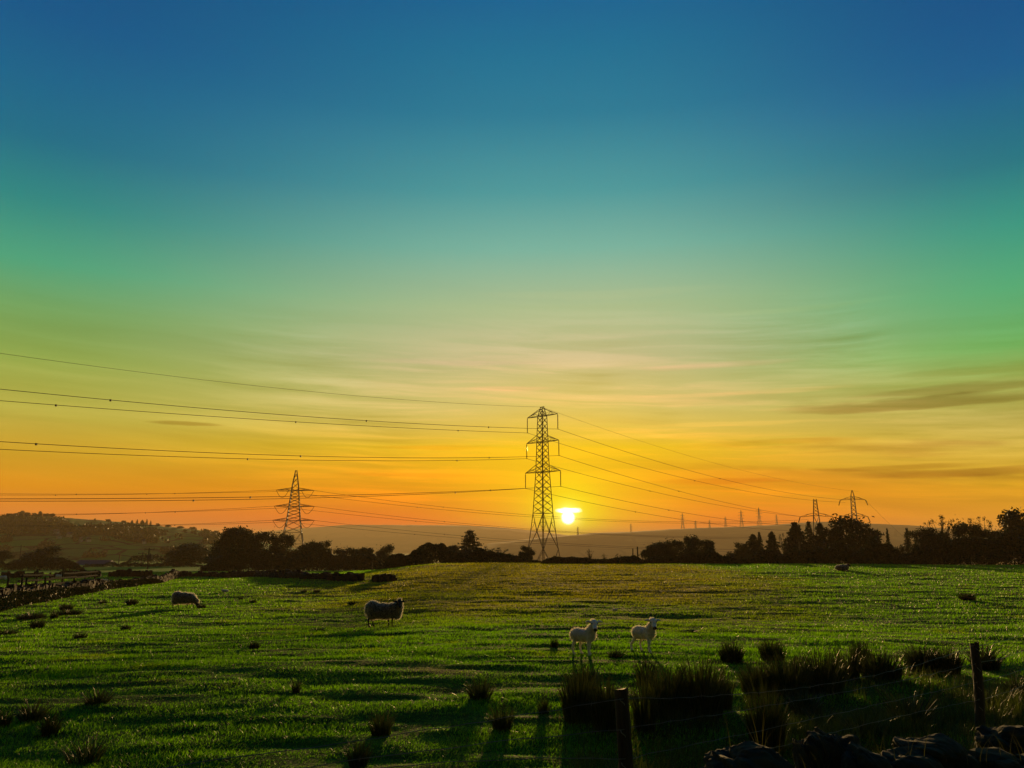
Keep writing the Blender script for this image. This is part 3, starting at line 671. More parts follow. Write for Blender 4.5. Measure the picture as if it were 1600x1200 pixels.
hedge([ground(p, 96) for p in (846, 900, 960, 1010)], [.75, .6, .8, 1.0], .8, 'low ragged hedge on the ridge under the setting sun', 9000, seed=1)
hedge([ground(p, 97) for p in (1005, 1060, 1110, 1160)], [1.1, 1.1, 1.3, 1.4], .9, 'hedge in front of the round ridge copse', 12000, seed=2)
hedge([ground(p, 97) for p in (1150, 1250, 1350, 1420)], [1.6, 1.7, 2.2, 2.4], 1.2, 'taller black hedge below the terminal towers', 26000, seed=3)
hedge([ground(p, 98) for p in (1410, 1480, 1560, 1680)], [2.8, 3.0, 3.4, 4.0], 1.3, 'tall black hedge under the dense row by the frame edge', 32000, .17, seed=4)
hedge([ground(p, 118) for p in (590, 680, 760, 860)], [2.2, 2.6, 2.2, 1.0], 1.3, 'dark hedge below the barn and the pointed spruce', 24000, seed=5)
hedge([ground(p, 150) for p in (316, 400, 500, 620)], [3.6, 3.8, 3.2, 2.6], 1.6, 'hedge along the feet of the big black tree group', 46000, .18, seed=6)
hedge([ground(p, 178) for p in (-40, 40, 100, 130)], [1.8, 1.9, 1.9, 1.4], 1.4, 'hedge under the lone domed tree at the valley field end', 12000, seed=7)
hedge([ground(p, 260) for p in (190, 240, 300, 330)], [2.0, 2.2, 2.6, 2.6], 1.6, 'distant hedge behind the transformer pole', 9000, .2, seed=8)
hedge([ground(p, 215) for p in (130, 200, 260, 325)], [1.0, .9, 1.0, 1.0], .8, 'thin far hedge line closing the valley field', 7000, .16, seed=9)

# ------------------------------------------------------------------ hillside woods, crest trees, houses
def woods():
    g = np.random.default_rng(77); vs = []; n = 0; surf = o_surf['near_hill']
    pts = []
    for px in np.arange(-10, 345, 1.6):
        for py in np.arange(806, 872, 1.3):
            if py < np.interp(px, [0, 90, 210, 350], [808, 812, 820, 838]) + 1: continue
            m_ = fbm(np.array([px / 38.]), np.array([py / 9.]), 3)[0]
            band = .38 * math.exp(-((py - (826 + .03 * px)) / 10) ** 2)
            if m_ + band > .17 + (.25 if (py > 836 and px < 115) else 0) and g.random() < .55: pts.append((px + g.normal() * .8, py + g.normal() * .6))
    allp = []
    for px, py in pts:
        p = surf(px, py); r = g.uniform(1.5, 3.0)
        k = 16; d = g.normal(size=(k, 3)); d /= np.linalg.norm(d, axis=1)[:, None]
        allp.append(np.array(p) + [0, 0, r * .6] + d * r * g.uniform(.4, 1, (k, 1)))
    me = leaf_mesh('woodland', np.vstack(allp), 1.15, 5)
    tag(link('woodland', me, M['leaf']), 'dark woodland covering the upper side of the hazy hill', 'woodland', kind='stuff')
woods()
surfL = o_surf['near_hill']
def far_tree(px, base, hw, top, kind, label, group, surf=surfL):
    p = surf(px, base); D = p.y; h = at(px, top, D).z - p.z; w = 2 * hw / F * D
    tm, cm = random.choice(TP[kind]); s = w / NATW[kind]
    o = thing('conifer' if kind in ('con', 'fat') else 'tree', p, label, 'tree', group, random.uniform(0, 6), (s, s, max(h, 1) / .97))
    link('trunk', tm, None, o); link('crown', cm, None, o)
GH = 'trees on the crest of the left hill'
for i, (px, hw, hp, kind, lb) in enumerate([
 (14, 5, 5, 'dome', 'small round tree at the edge end of the crest copse'), (24, 6, 6, 'dome', 'second round tree of the crest copse'), (33, 6, 9, 'broad', 'peaked tree, tallest in the crest copse'), (43, 6, 8, 'dome', 'round tree after the peaked one in the crest copse'),
 (53, 5, 6, 'dome', 'low tree in the middle dip of the crest copse'), (62, 5, 9, 'fat', 'pointed tree standing up past the dip of the crest copse'), (72, 6, 7, 'dome', 'round tree near the downhill end of the crest copse'), (81, 6, 8, 'dome', 'last dark tree at the downhill end of the crest copse'),
 (148, 2, 3, 'dome', 'tiny lone shrub tree on the bare crest'), (169, 5, 4, 'dome', 'flat round tree alone on the bare crest'), (193, 4, 4, 'dome', 'small tree before the crest conifer row'), (206, 3, 5, 'fat', 'first conifer of the crest row'), (214, 3, 7, 'con', 'second taller conifer of the crest row'),
 (222, 4, 7, 'fat', 'third broad conifer of the crest row'), (229, 3, 9, 'con', 'tallest pointed conifer of the crest row'), (235, 3, 7, 'con', 'last conifer of the crest row'), (246, 4, 4, 'dome', 'low tree just downhill of the conifer row'), (262, 6, 4, 'dome', 'flat crown tree in the falling crest line'),
 (281, 7, 4, 'dome', 'broad low tree farther down the crest'), (300, 7, 4, 'dome', 'another wide low tree near the end of the crest'), (322, 7, 4, 'dome', 'low tree at the end of the crest above the pale round tree'), (338, 6, 4, 'dome', 'lowest crest tree touching the big black group')]):
    cr = float(np.interp(px, [0, 50, 90, 150, 210, 250, 310, 350], [806, 807, 809, 813, 818, 822, 828, 835]))
    far_tree(px, cr + 1.2, hw, cr - hp, kind, lb, GH)
for px, py, w, lb in [(88, 834, 7, 'pale farmhouse highest in the hillside hamlet'), (109, 839, 8, 'long pale house lower in the hillside hamlet'), (148, 826, 3, 'tiny white cottage high on the wooded hillside'),
                      (92, 842, 4, 'small white house just below the pale farmhouse'), (126, 847, 3, 'small white house, first of a lower pair on the hill'), (138, 847, 3, 'small white house, second of the lower pair on the hill'), (225, 850, 3, 'lone white cottage low on the hill near the poles')]:
    p = surfL(px, py); wm = w / F * p.y * .8; d_ = 4; hh = 1.6
    h = thing('house', p, lb, 'house', 'pale houses on the hillside', random.uniform(-.25, .25))
    mb = MB(); mb.box((0, 0, hh / 2 - 1), wm, d_, hh + 2); mb.build('wall', M['render'], h)
    mb = MB(); a, b_, z0 = wm / 2 + .3, d_ / 2 + .3, hh; mb.v += [Vector(q) for q in ((-a, -b_, z0), (a, -b_, z0), (a, b_, z0), (-a, b_, z0), (-a, 0, z0 + 1.7), (a, 0, z0 + 1.7))]
    mb.f += [(0, 1, 5, 4), (2, 3, 4, 5), (0, 4, 3), (1, 2, 5), (3, 2, 1, 0)]; mb.build('roof', M['roof'], h)

# barns
def barn(px, D, wpx, top, label, hip, eave=2.6):
    g = ground(px, D); w = wpx / F * D; zt = at(px, top, D).z - g.z
    h = thing('barn', g, label, 'barn', 'dark farm buildings'); ev = zt - hip
    mb = MB(); mb.box((0, 0, ev / 2 - .5), w, 7, ev + 1); mb.build('wall', M['shed'], h)
    mb = MB(); a, b_ = w / 2 + .3, 3.8; mb.v += [Vector(q) for q in ((-a, -b_, ev), (a, -b_, ev), (a, b_, ev), (-a, b_, ev), (-a + hip * 1.2, 0, ev + hip), (a - hip * .4, 0, ev + hip))]
    mb.f += [(0, 1, 5, 4), (2, 3, 4, 5), (0, 4, 3), (1, 2, 5), (3, 2, 1, 0)]; mb.build('roof', M['roof'], h)
    for k in range(3):
        mb = MB(); mb.box((-w * .3 + k * w * .28, -3.53, ev * .5), 1.2, .06, .9); mb.build('window', M['glass'], h)
    mb = MB(); mb.box((w * .4, -3.54, ev * .38), 2.2, .08, ev * .76); mb.build('door', M['wood'], h)
barn(146, 250, 58, 875, 'low grey roofed barn in the valley behind the far hedge', 1.6)
barn(634, 160, 52, 873, 'long dark low barn between the round trees and the pylon', .8)

# ------------------------------------------------------------------ pylons
def lerp(a, b, t): return a + (b - a) * t
def corner(prof, z, k):
    w = float(np.interp(z, [p[0] for p in prof], [p[1] for p in prof])); s = ((-1, -1), (1, -1), (1, 1), (-1, 1))[k]
    return Vector((s[0] * w, s[1] * w, z))
def pylon(loc, rz, prof, levels, arms, waist, tl, tb, label, group, droop=0, ins=4.0, small=False, name='pylon', insulator=True, foot=True):
    """prof: (z, half width); levels: heights of bracing; arms: (z, reach, rise of the root, curve)"""
    o = thing(name, loc, label, 'pylon', group, rz); top = prof[-1][0]
    for k in range(4):
        mb = MB()
        for i in range(len(prof) - 1): mb.bar(corner(prof, prof[i][0], k), corner(prof, prof[i + 1][0], k), tl)
        if foot and not small: c = corner(prof, prof[0][0], k); mb.box(c + Vector((0, 0, -.2)), 1.1, 1.1, 1.2)
        if not small: mb.build('leg', M['steel'], o)
        else:
            if k == 0: whole = MB()
            off = len(whole.v); whole.v += mb.v; whole.f += [tuple(i + off for i in f) for f in mb.f]
    br = MB() if not small else whole
    for i in range(len(levels) - 1):
        z0, z1 = levels[i], levels[i + 1]
        for k in range(4):
            a0, a1 = corner(prof, z0, k), corner(prof, z0, (k + 1) % 4); b0, b1 = corner(prof, z1, k), corner(prof, z1, (k + 1) % 4)
            if z1 <= waist + .1 and not small:            # big K bracing below the waist
                mt = (b0 + b1) / 2; mbm = (a0 + a1) / 2
                if i % 2 == 1:
                    br.bar(a0, mt, tb); br.bar(a1, mt, tb); br.bar((a0 + mt) / 2, (a0 + b0) / 2, tb * .7); br.bar((a1 + mt) / 2, (a1 + b1) / 2, tb * .7)
                    br.bar((a0 + mt) / 2, (a1 + mt) / 2, tb * .7)
                else:
                    br.bar(b0, mbm, tb); br.bar(b1, mbm, tb); br.bar(a0, a1, tb * .8); br.bar((b0 + mbm) / 2, (a0 + b0) / 2, tb * .7); br.bar((b1 + mbm) / 2, (a1 + b1) / 2, tb * .7)
                    br.bar((b0 + mbm) / 2, a0, tb * .6); br.bar((b1 + mbm) / 2, a1, tb * .6)
            else:
                br.bar(a0, b1, tb); br.bar(a1, b0, tb)
    for z in ([waist] + [a[0] for a in arms]) if not small else []:
        for k in range(4): br.bar(corner(prof, z, k), corner(prof, z, (k + 1) % 4), tb * 1.2)
    br.build('bracing' if not small else 'tower_body', M['steel'], o)
    tips = []
    for z, reach, rise, curve in arms:
        ab = MB(); w = abs(corner(prof, z, 0).x)
        if not small:
            for q in (-1, 1): ab.bar((-w, q * w, z), (w, q * w, z), tl * .7)
            ab.bar((-w, -w, z), (-w, w, z), tl * .6); ab.bar((w, -w, z), (w, w, z), tl * .6)
        for s in (-1, 1):
            tip = Vector((s * reach, 0, z + curve)); tips.append(tip)
            for q in (-1, 1):
                w = abs(corner(prof, z, 0).x); w2 = abs(corner(prof, z + rise, 0).x)
                lo = Vector((s * w, q * w, z)); hi = Vector((s * w2, q * w2, z + rise))
                if not small:
                    lm = lerp(lo, tip, .5) + Vector((0, 0, curve * .1)); hm = lerp(hi, tip, .5) + Vector((0, 0, .15 * abs(rise) if curve < 0 else 0))
                    ab.bar(lo, lm, tl * .7); ab.bar(lm, tip, tl * .7); ab.bar(hi, hm, tl * .6); ab.bar(hm, tip, tl * .6)
                    ab.bar(lm, hm, tb * .7); ab.bar(lo, hm, tb * .7); ab.bar(lerp(lm, tip, .4), hm, tb * .6)
                else: ab.bar(lo, tip, tl * .7); ab.bar(hi, tip, tb)
        ab.build('cross_arm', M['steel'], o)
        if insulator and not small:
            for s in (-1, 1):
                ib = MB(); tip = Vector((s * reach, 0, z + curve)); n = 12
                ib.bar(tip, tip - Vector((0, 0, ins)), .08, n=6)
                for j in range(n): zz = tip.z - .5 - (ins - 1.0) * j / (n - 1); ib.bar((tip.x, 0, zz), (tip.x, 0, zz - .12), .22, .14, 8)
                ib.bar(tip - Vector((.35, 0, ins)), tip - Vector((-.35, 0, ins)), .09, n=4); ib.build('insulator', M['ceramic'], o)
    return o, tips
MD = 230.0
mp_ = ground(849, MD); zM = mp_.z
def zp(py, D=MD, px=849): return at(px, py, D).z - zM
profM = [(0, 3.75), (zp(853), 2.95), (zp(802), 2.05), (zp(737), 1.42), (zp(690), 1.18), (zp(652), .98), (zp(641), .55), (zp(636), .30)]
zw = zp(802)
lv = [0, zp(858), zp(830), zw]; lv2 = list(np.linspace(zw, zp(737), 7))[1:] + list(np.linspace(zp(737), zp(690), 6))[1:] + list(np.linspace(zp(690), zp(652), 5))[1:] + [zp(641)]
main, tips = pylon(mp_, R(-45), profM, lv + lv2, [(zp(737.5), 7.0, 2.1, 0), (zp(690.5), 6.45, 2.0, 0), (zp(650), 6.15, 2.2, 0)], zw, .145, .072,
                   'tallest nearest lattice pylon standing beside the setting sun', 'steel pylons', ins=4.5)
# peak plate
mb = MB(); mb.box((0, 0, zp(636)), 1.5, .4, .18); mb.box((0, 0, zp(639)), 2.2, .3, .14); mb.build('earth_wire_peak', M['steel'], main)

# second pylon (tension tower with jumper loops)
SD = 340.0; sp_ = ground(455, SD); zS = sp_.z
def zq(py, D=SD, px=455): return at(px, py, D).z - zS
profS = [(0, 6.6), (zq(845), 4.2), (zq(812), 2.7), (zq(765), 1.45), (zq(758), 1.25), (zq(735), .25)]
lvS = [0, zq(870), zq(850), zq(832), zq(822), zq(812)] + list(np.linspace(zq(812), zq(790), 5))[1:] + list(np.linspace(zq(790), zq(764), 6))[1:] + [zq(755), zq(747), zq(740)]
second, tipsS = pylon(sp_, R(12), profS, lvS, [(zq(813), 8.7, 1.0, 0), (zq(791), 8.4, 1.0, 0), (zq(766), 8.0, 1.0, 0)], zq(832), .19, .10,
                      'smaller second pylon rising behind the big black tree group', 'steel pylons', insulator=False)
for z, r_ in ((zq(813), 8.6), (zq(791), 8.3), (zq(766), 7.9)):
    for s in (-1, 1):
        mb = MB(); mb.path([(s * (r_ - 5.6 * math.cos(t_) - 2.8 if False else lerp(r_, 2.6, u_)), 0, z - 3.2 * math.sin(math.pi * u_)) for u_ in np.linspace(0, 1, 9) for t_ in (0,)], .09, 4)
        mb.build('jumper_loop', M['wire'], second)

def terminal(px, D, top, arms_px, label, bw):
    p = ground(px, D); z = lambda py: at(px, py, D).z - p.z
    T = z(top); a = arms_px
    prof = [(0, 2.6)] + [(z(a[0][0]), 1.15)] + ([(z(a[1][0]), .85)] if len(a) > 1 else []) + ([(T - 2.6, bw), (T, .12)] if len(a) > 1 else [(T, bw)])
    lvv = [0, z(a[0][0]) * .35, z(a[0][0]) * .7, z(a[0][0])] + list(np.linspace(z(a[0][0]), T - (2.6 if len(a) > 1 else 0), 6))[1:]
    arms = [(z(py), reach, 1.3, -.4) for py, reach in a]
    return pylon(p, R(-18), prof, lvv, arms, z(a[0][0]) * .7, .16, .10, label, 'steel pylons', insulator=False)
T1, tips1 = terminal(1281, 362, 780, [(806, 6.9)], 'nearer terminal tower with one drooping cross arm, behind the conifers', .6)
T2, tips2 = terminal(1341, 394, 766, [(806, 6.2), (780, 5.8)], 'farther terminal tower with two curved cross arms above the great domed tree', .7)
for T_, tp_ in ((T1, tips1), (T2, tips2)):
    for t_ in tp_:
        mb = MB(); e = t_ + Vector((-.9 if t_.x < 0 else .9, 0, -2.6)); mb.bar(t_, e, .16, .16, 6)
        for j in range(6): q = lerp(t_, e, (j + .5) / 6); mb.bar(q, q + (e - t_) * .07, .32, .2, 6)
        mb.build('insulator', M['ceramic'], T_)

surfM = o_surf['moor_hill']
for px, top, base, lb in [(903, 823, 836, 'faintest pylon just past the sun on the hazy skyline'), (986, 818, 831.5, 'small distant pylon standing alone on the low part of the moor'), (1067, 802, 826, 'slender distant pylon, tallest looking on the rising moor'),
                          (1087, 813, 825.5, 'tiny pylon right after the slender moor pylon'), (1109, 812, 825, 'tiny pylon third along the rising moor'), (1134, 807, 824, 'small pylon in the middle of the moor row'),
                          (1159, 797, 823, 'tall moor pylon before the tallest of the row end'), (1187, 793, 822, 'tallest pylon at the high end of the moor row'), (1214, 804, 820.5, 'short stout pylon last in the moor row')]:
    p = surfM(px, base); D = p.y; hgt = at(px, top, D).z - p.z
    prof = [(0, hgt * .10), (hgt * .45, hgt * .045), (hgt, hgt * .008)]
    pylon(p, random.uniform(-.5, .5), prof, list(np.linspace(0, hgt * .9, 6)), [(hgt * .5, hgt * .19, hgt * .05, 0), (hgt * .68, hgt * .2, hgt * .05, 0), (hgt * .84, hgt * .17, hgt * .05, 0)], 0, .50, .26, lb, 'distant pylons on the moor', small=True)

# ------------------------------------------------------------------ power lines
def world_tip(o, t, drop=0):
    return Matrix.LocRotScale(o.location, o.rotation_euler, o.scale) @ Vector((t.x, t.y, t.z - drop))
def wire_obj(segs, r, label, group, spacers=()):
    """segs: list of polylines, joined end to end"""
    pts = []
    for s in segs: pts += s if not pts else s[1:]
    mb = MB(); mb.path(pts, r, 4); o = mb.build('power_line', M['wire']); tag(o, label, 'power line', group)
    for k in spacers:
        p = pts[int(k * (len(pts) - 1))]; sb = MB(); q = r * 3.2
        sb.box(p - Vector((0, 0, q * .4)), q * 1.6, q * 1.6, q * 2.2); sb.build('spacer', M['wire'], o)
    return o
def para_ab(A, B, midpx=None, midpy=None, sag=6.0, n=40):
    """parabolic span from A to B, through the sight line (midpx, midpy) where given"""
    if midpx is not None:
        dx, dy, dz = ray(midpx, midpy); k = dx / dy
        t_ = (A.x - k * A.y) / ((A.x - k * A.y) - (B.x - k * B.y)); y = A.y + (B.y - A.y) * t_
        z = EYE + dz / dy * y; sag = (A.z + (B.z - A.z) * t_ - z) / (4 * t_ * (1 - t_))
    return [A.lerp(B, t_) - Vector((0, 0, 4 * sag * t_ * (1 - t_))) for t_ in np.linspace(0, 1, n + 1)]
def para_out(A, d, edge, mid, length=235 * 1.414, n=60):
    """span leaving A along d, through two sight lines, continued out of the picture"""
    cs = []
    for px, py in (mid, edge):
        dx, dy, dz = ray(px, py); k = dx / dy
        a = (A.x - k * A.y) / (k * d.y - d.x); y = A.y + d.y * a; cs.append((a, EYE + dz / dy * y - A.z))
    (a1, z1), (a2, z2) = cs
    k2 = (z2 / a2 - z1 / a1) / (a2 - a1); k1 = z1 / a1 - k2 * a1
    return [A + d * a + Vector((0, 0, k1 * a + k2 * a * a)) for a in np.linspace(0, length, n + 1)]
LD_ = Vector((-1, -1, 0)).normalized()
tw = [world_tip(main, t_, 4.5) for t_ in tips]       # low L,R ; mid L,R ; top L,R
GM = 'conductors strung from the tallest pylon'
cfg = [ # tip, left edge px, left mid px, right target, right mid, label
 (0, (0, 783), (600, 774.5), at(1256, 830, 360), (1060, 811), 'lowest conductor hanging from the far arm of the tallest pylon'),
 (1, (0, 779.5), (600, 772), at(1264, 822, 362), (1080, 803), 'lowest conductor hanging from the near arm of the tallest pylon'),
 (2, (0, 702), (600, 720), at(1250, 807, 362), (1070, 779), 'middle conductor hanging from the far arm of the tallest pylon'),
 (3, (0, 690), (600, 715), at(1257, 808, 362), (1075, 771), 'middle conductor hanging from the near arm of the tallest pylon'),
 (4, (0, 626), (600, 667), at(1321, 785, 394), (1040, 740), 'top conductor hanging from the far arm of the tallest pylon'),
 (5, (0, 608), (600, 659), at(1323, 781, 394), (1095, 740), 'top conductor hanging from the near arm of the tallest pylon'),
]
for k, e, m_, tgt, rm, lb in cfg:
    left = para_out(tw[k], LD_, e, m_); right = para_ab(tw[k], tgt, *rm)
    wire_obj([left[::-1], right], .052, lb, GM, (.33 + .01 * k, .42 + .012 * k, .55, .72 + .01 * k))
pk = world_tip(main, Vector((0, 0, zp(636))))
wire_obj([para_out(pk, LD_, (0, 552), (420, 605))[::-1], para_ab(pk, at(1341, 768, 394), 1010, 692)], .030, 'thin earth wire running over the peak of the tallest pylon', GM)
ws = [world_tip(second, t_) for t_ in tipsS]
GS = 'conductors strung from the second pylon'
for k, (l_, r_, rm, lb) in enumerate([
 (at(-300, 812, 300), at(1270, 862, 420), (820, 848), 'low conductor on the near hill arm of the second pylon'), (at(-300, 808, 302), at(1268, 858, 420), (820, 845), 'low conductor on the sunward arm of the second pylon'),
 (at(-300, 803, 300), at(1270, 842, 420), (820, 828), 'middle conductor on the near hill arm of the second pylon'), (at(-300, 801, 302), at(1268, 838, 420), (820, 826), 'middle conductor on the sunward arm of the second pylon'),
 (at(-300, 768, 300), at(1270, 815, 420), (820, 807), 'upper conductor on the near hill arm of the second pylon'), (at(-300, 766, 302), at(1262, 812, 420), (820, 804), 'upper conductor on the sunward arm of the second pylon')]):
    edge = [(0, 822), (0, 820), (0, 806), (0, 804), (0, 773.5), (0, 771.5)][k]
    wire_obj([para_ab(ws[k], l_, *edge)[::-1], para_ab(ws[k], r_, *rm)], .06, lb, GS, (.25, .36, .62))
wire_obj([para_ab(world_tip(T2, tips2[3]), at(1460, 880, 330), sag=1.0)], .05, 'short down lead dropping from the outer arm of the farther terminal tower', 'down leads')

# ------------------------------------------------------------------ utility poles
def pole(px, D, top, label, arm=False, trans=False, r=.14, base=None):
    g = ground(px, D); h = at(px, top, D).z - g.z
    o = thing('utility_pole', g, label, 'pole', 'wooden poles in the valley', random.uniform(-.3, .3))
    mb = MB(); mb.bar((0, 0, -.5), (random.uniform(-.1, .1), 0, h), r, r * .75, 8); mb.build('shaft', M['wood'], o)
    if arm:
        mb = MB(); mb.box((0, .15, h - .35), 2.6, .14, .16)
        mb.build('cross_arm', M['wood'], o)
        for s in (-1.15, 0.05, 1.15): q = MB(); q.bar((s, .15, h - .27), (s, .15, h + .02), .07, .05, 6); q.build('insulator', M['ceramic'], o)
    if trans:
        mb = MB(); mb.box((.45, -.1, h * .58), 1.0, .8, 1.1); mb.bar((.45, -.1, h * .58 + .55), (.45, -.1, h * .58 + .85), .12, .08, 6); mb.build('transformer', M['steel'], o)
for a in [(30, 205, 852, 'bare pole between the edge tree and lone domed tree'), (185, 225, 865, 'plain thin pole nearest the low grey barn'), (221, 235, 863, 'short pole with cross arm just before the transformer pole', True),
          (231, 190, 856, 'tallest valley pole carrying a transformer box', True, True, .17), (425, 118, 866, 'slim pole in front of the big black tree group', False, False, .1),
          (581, 112, 880, 'thin post beside the gap in the boundary wall, nearer the trees', False, False, .08), (587, 111, 884, 'thin post beside the gap in the boundary wall, nearer the barn', False, False, .08),
          (989, 108, 857, 'short thin pole on the ridge before the copse', False, False, .1), (997, 108, 854, 'taller of two thin poles on the ridge before the copse', False, False, .12),
          (1252, 104, 846, 'pale slim pole against the tall dark conifer', False, False, .08), (1376, 118, 832, 'cross armed pole in the dip after the great domed tree', True, False, .14)]:
    pole(*a)

# ------------------------------------------------------------------ field walls
def stone_wall(pts, h, label, size=.32, group='dry stone field walls', gap=None, seed=1):
    rnd = random.Random(seed); mb = MB(); tot = 0
    for i in range(len(pts) - 1):
        a, b_ = pts[i], pts[i + 1]; L = math.hypot(b_[0] - a[0], b_[1] - a[1]); ang_ = math.atan2(b_[1] - a[1], b_[0] - a[0])
        h0 = h[i] if isinstance(h, list) else h; h1 = h[i + 1] if isinstance(h, list) else h
        n = max(1, int(L / size))
        for k in range(n):
            t_ = (k + .5) / n; x = lerp(a[0], b_[0], t_); y = lerp(a[1], b_[1], t_); hh = .8 * lerp(h0, h1, t_) * (1 + .25 * float(fbm(np.array([x / 3 + seed]), np.array([y / 3]), 2)[0]) * 2)
            g = H1(x, y); z = -.15
            while z < hh:
                sz = rnd.uniform(.14, .30) * size / .32
                for q in (-1, 1):
                    w = .28 * (1.25 - .5 * max(z, 0) / max(h0, .5))
                    m_ = Matrix.Rotation(ang_ + rnd.uniform(-.2, .2), 3, 'Z') @ Matrix.Rotation(rnd.uniform(-.15, .15), 3, 'Y')
                    mb.box((x - math.sin(ang_) * q * w * .5 + rnd.uniform(-.05, .05), y + math.cos(ang_) * q * w * .5, g + z + sz / 2), size * rnd.uniform(.85, 1.35), w * rnd.uniform(1, 1.3), sz * 1.12, jit=.04, m=m_)
                z += sz
            if rnd.random() < .6:
                m_ = Matrix.Rotation(ang_ + rnd.uniform(-.4, .4), 3, 'Z') @ Matrix.Rotation(rnd.uniform(-.25, .25), 3, 'Y')
                mb.box((x, y, g + z + .03), size * .8 * rnd.uniform(.6, 1.3), .34, .16, jit=.05, m=m_)
    return tag(mb.build('dry_stone_wall', M['stone']), label, 'stone wall', group)
def bramble(pts, h, label, n, seed):
    hedge([Vector((p[0] + .85, p[1] - .15, 0)) for p in pts], h, .5, label, n, .10, seed=seed)
def hp(px, py): v = hit(px, py); return (v.x, v.y)
stone_wall([hp(-60, 964), hp(0, 950), hp(45, 942), hp(92, 934)], [.85, .85, .75, .7], 'nearest tumbledown stone wall running under the wooden rail fence', .34, seed=1)
stone_wall([hp(92, 934), hp(130, 928), hp(165, 922), hp(210, 916), hp(238, 912)], [.7, .75, .55, .45, .5], 'middle stretch of stone wall beyond the rail fence', .36, seed=2)
stone_wall([hp(238, 912), hp(256, 908), hp(268, 905), hp(276, 902)], [.5, .5, .95, .8], 'broken end of stone wall where it meets the boundary wall', .38, seed=3)
stone_wall([hp(2, 903.5), hp(30, 903), hp(66, 902.5)], [.4, .75, .7], 'short far wall piece at the frame edge in the valley field', .45, seed=4)
stone_wall([hp(78, 902.5), hp(120, 902), hp(156, 902)], [.6, .8, .85], 'central far wall piece in the valley field', .45, seed=5)
stone_wall([hp(170, 901.5), hp(205, 901.5), hp(238, 901)], [.8, .75, .5], 'far wall piece closest to the broken wall end', .45, seed=6)
stone_wall([hp(278, 902), hp(330, 901), hp(400, 902)], [.6, .5, .6], 'boundary wall below the pale round tree', .4, seed=7)
stone_wall([hp(400, 902), hp(430, 903), hp(480, 905), hp(563, 908)], [.5, .35, .4, .45], 'boundary wall dipping past the slim pole to the gap', .4, seed=8)
stone_wall([hp(586, 908), hp(612, 908)], [.3, .2], 'short stub of wall after the gap', .4, seed=9)

bramble([hp(-60, 964), hp(0, 950), hp(45, 942), hp(92, 934), hp(130, 928)], [.75, .75, .7, .65, .6], 'dark bramble strip growing along the nearest stone wall', 26000, 31)
bramble([hp(120, 929), hp(165, 922), hp(210, 916), hp(240, 912)], [.55, .5, .45, .4], 'dark bramble strip along the middle stretch of stone wall', 12000, 32)
# wooden rail fence behind the near wall
def rail_fence():
    a = hit(16, 934); b_ = hit(136, 921); a.z = H1(a.x, a.y); root = thing('rail_fence', a, 'wooden rail fence with boards above the nearest stone wall', 'fence')
    n = 7; P = []
    for i in range(n):
        p = a.lerp(b_, i / (n - 1)); p.y += 1.2; z = H1(p.x, p.y); P.append((p - a + Vector((0, 0, z - p.z))))
        mb = MB(); q = P[-1]; mb.bar(q + Vector((0, 0, -.3)), q + Vector((random.uniform(-.06, .06), 0, 1.65 + (.3 if i in (1, 3) else 0))), .09, .08, 6); mb.build('post', M['wood'], root)
    for hh in (.75, 1.15, 1.5):
        mb = MB()
        for i in range(n - 1):
            if hh > 1.2 and i == 2: continue
            u = P[i] + Vector((-.2, -.08, hh + random.uniform(-.06, .06))); v = P[i + 1] + Vector((.2, -.08, hh + random.uniform(-.06, .06)))
            mb.bar(u, v, .085, n=4)
        mb.build('rail', M['wood'], root)
rail_fence()
for px, py, h_, lb in [(7, 944, 1.5, 'leaning stake at the frame edge by the nearest wall'), (38, 940, 1.4, 'upright stake just in front of the rail fence'), (70, 937, 1.35, 'pale stake leaning on the nearest stone wall')]:
    v = hit(px, py); v.z = H1(v.x, v.y); mb = MB(); mb.bar((0, 0, -.2), (random.uniform(-.12, .12), 0, h_), .08, .06, 6); o = mb.build('stake', M['wood'], loc=v); tag(o, lb, 'stake', 'stakes by the nearest wall')

# ------------------------------------------------------------------ near wire fence
def fence_post(px, top, D, r, label):
    t_ = at(px, top, D); z = H1(t_.x, D); o = thing('fence_post', (t_.x, D, z), label, 'fence post', 'posts of the wire fence')
    h = t_.z - z; me = bpy.data.meshes.new('shaft'); bm = bmesh.new(); n = 14; rows = 26; rings = []
    for i in range(rows):
        tt = i / (rows - 1); ring = []
        for j in range(n):
            a = 2 * math.pi * j / n; rr = r * (1.06 - .12 * tt) * (1 + .10 * float(vn(np.array([j * 1.3 % 14]), np.array([tt * 3.0]))[0]) * 2 + .05 * random.uniform(-1, 1))
            zz = -.4 + (h + .4) * tt + (0 if i < rows - 1 else .012 * math.cos(a + 1) + random.uniform(-.006, .006)); ring.append(bm.verts.new((rr * math.cos(a) + .02 * math.sin(tt * 3), rr * math.sin(a), zz)))
        rings.append(ring)
    for i in range(rows - 1):
        for j in range(n): bm.faces.new((rings[i][j], rings[i][(j + 1) % n], rings[i + 1][(j + 1) % n], rings[i + 1][j]))
    bm.faces.new(rings[-1]); bm.to_mesh(me); bm.free(); me.update(); link('shaft', me, M['wood'], o)
    for k in range(4):
        mb = MB(); zz = h - .05 - k * .2; mb.path([(-.015, -r - .004, zz), (-.012, -r - .02, zz - .01), (.012, -r - .02, zz - .03), (.015, -r - .004, zz - .04)], .0035, 4); mb.build('staple', M['rusty'], o)
    return o, h
pA, hA = fence_post(970, 1077, 5.6, .052, 'near weathered fence post with splintered top beside the big rush thicket')
pB, hB = fence_post(1515, 1004, 8.9, .050, 'farther fence post leaning among rushes toward the frame edge')
pB.rotation_euler = (0, R(3), 0)
posL = Vector((-3.7, 2.5, H1(-3.7, 2.5)))
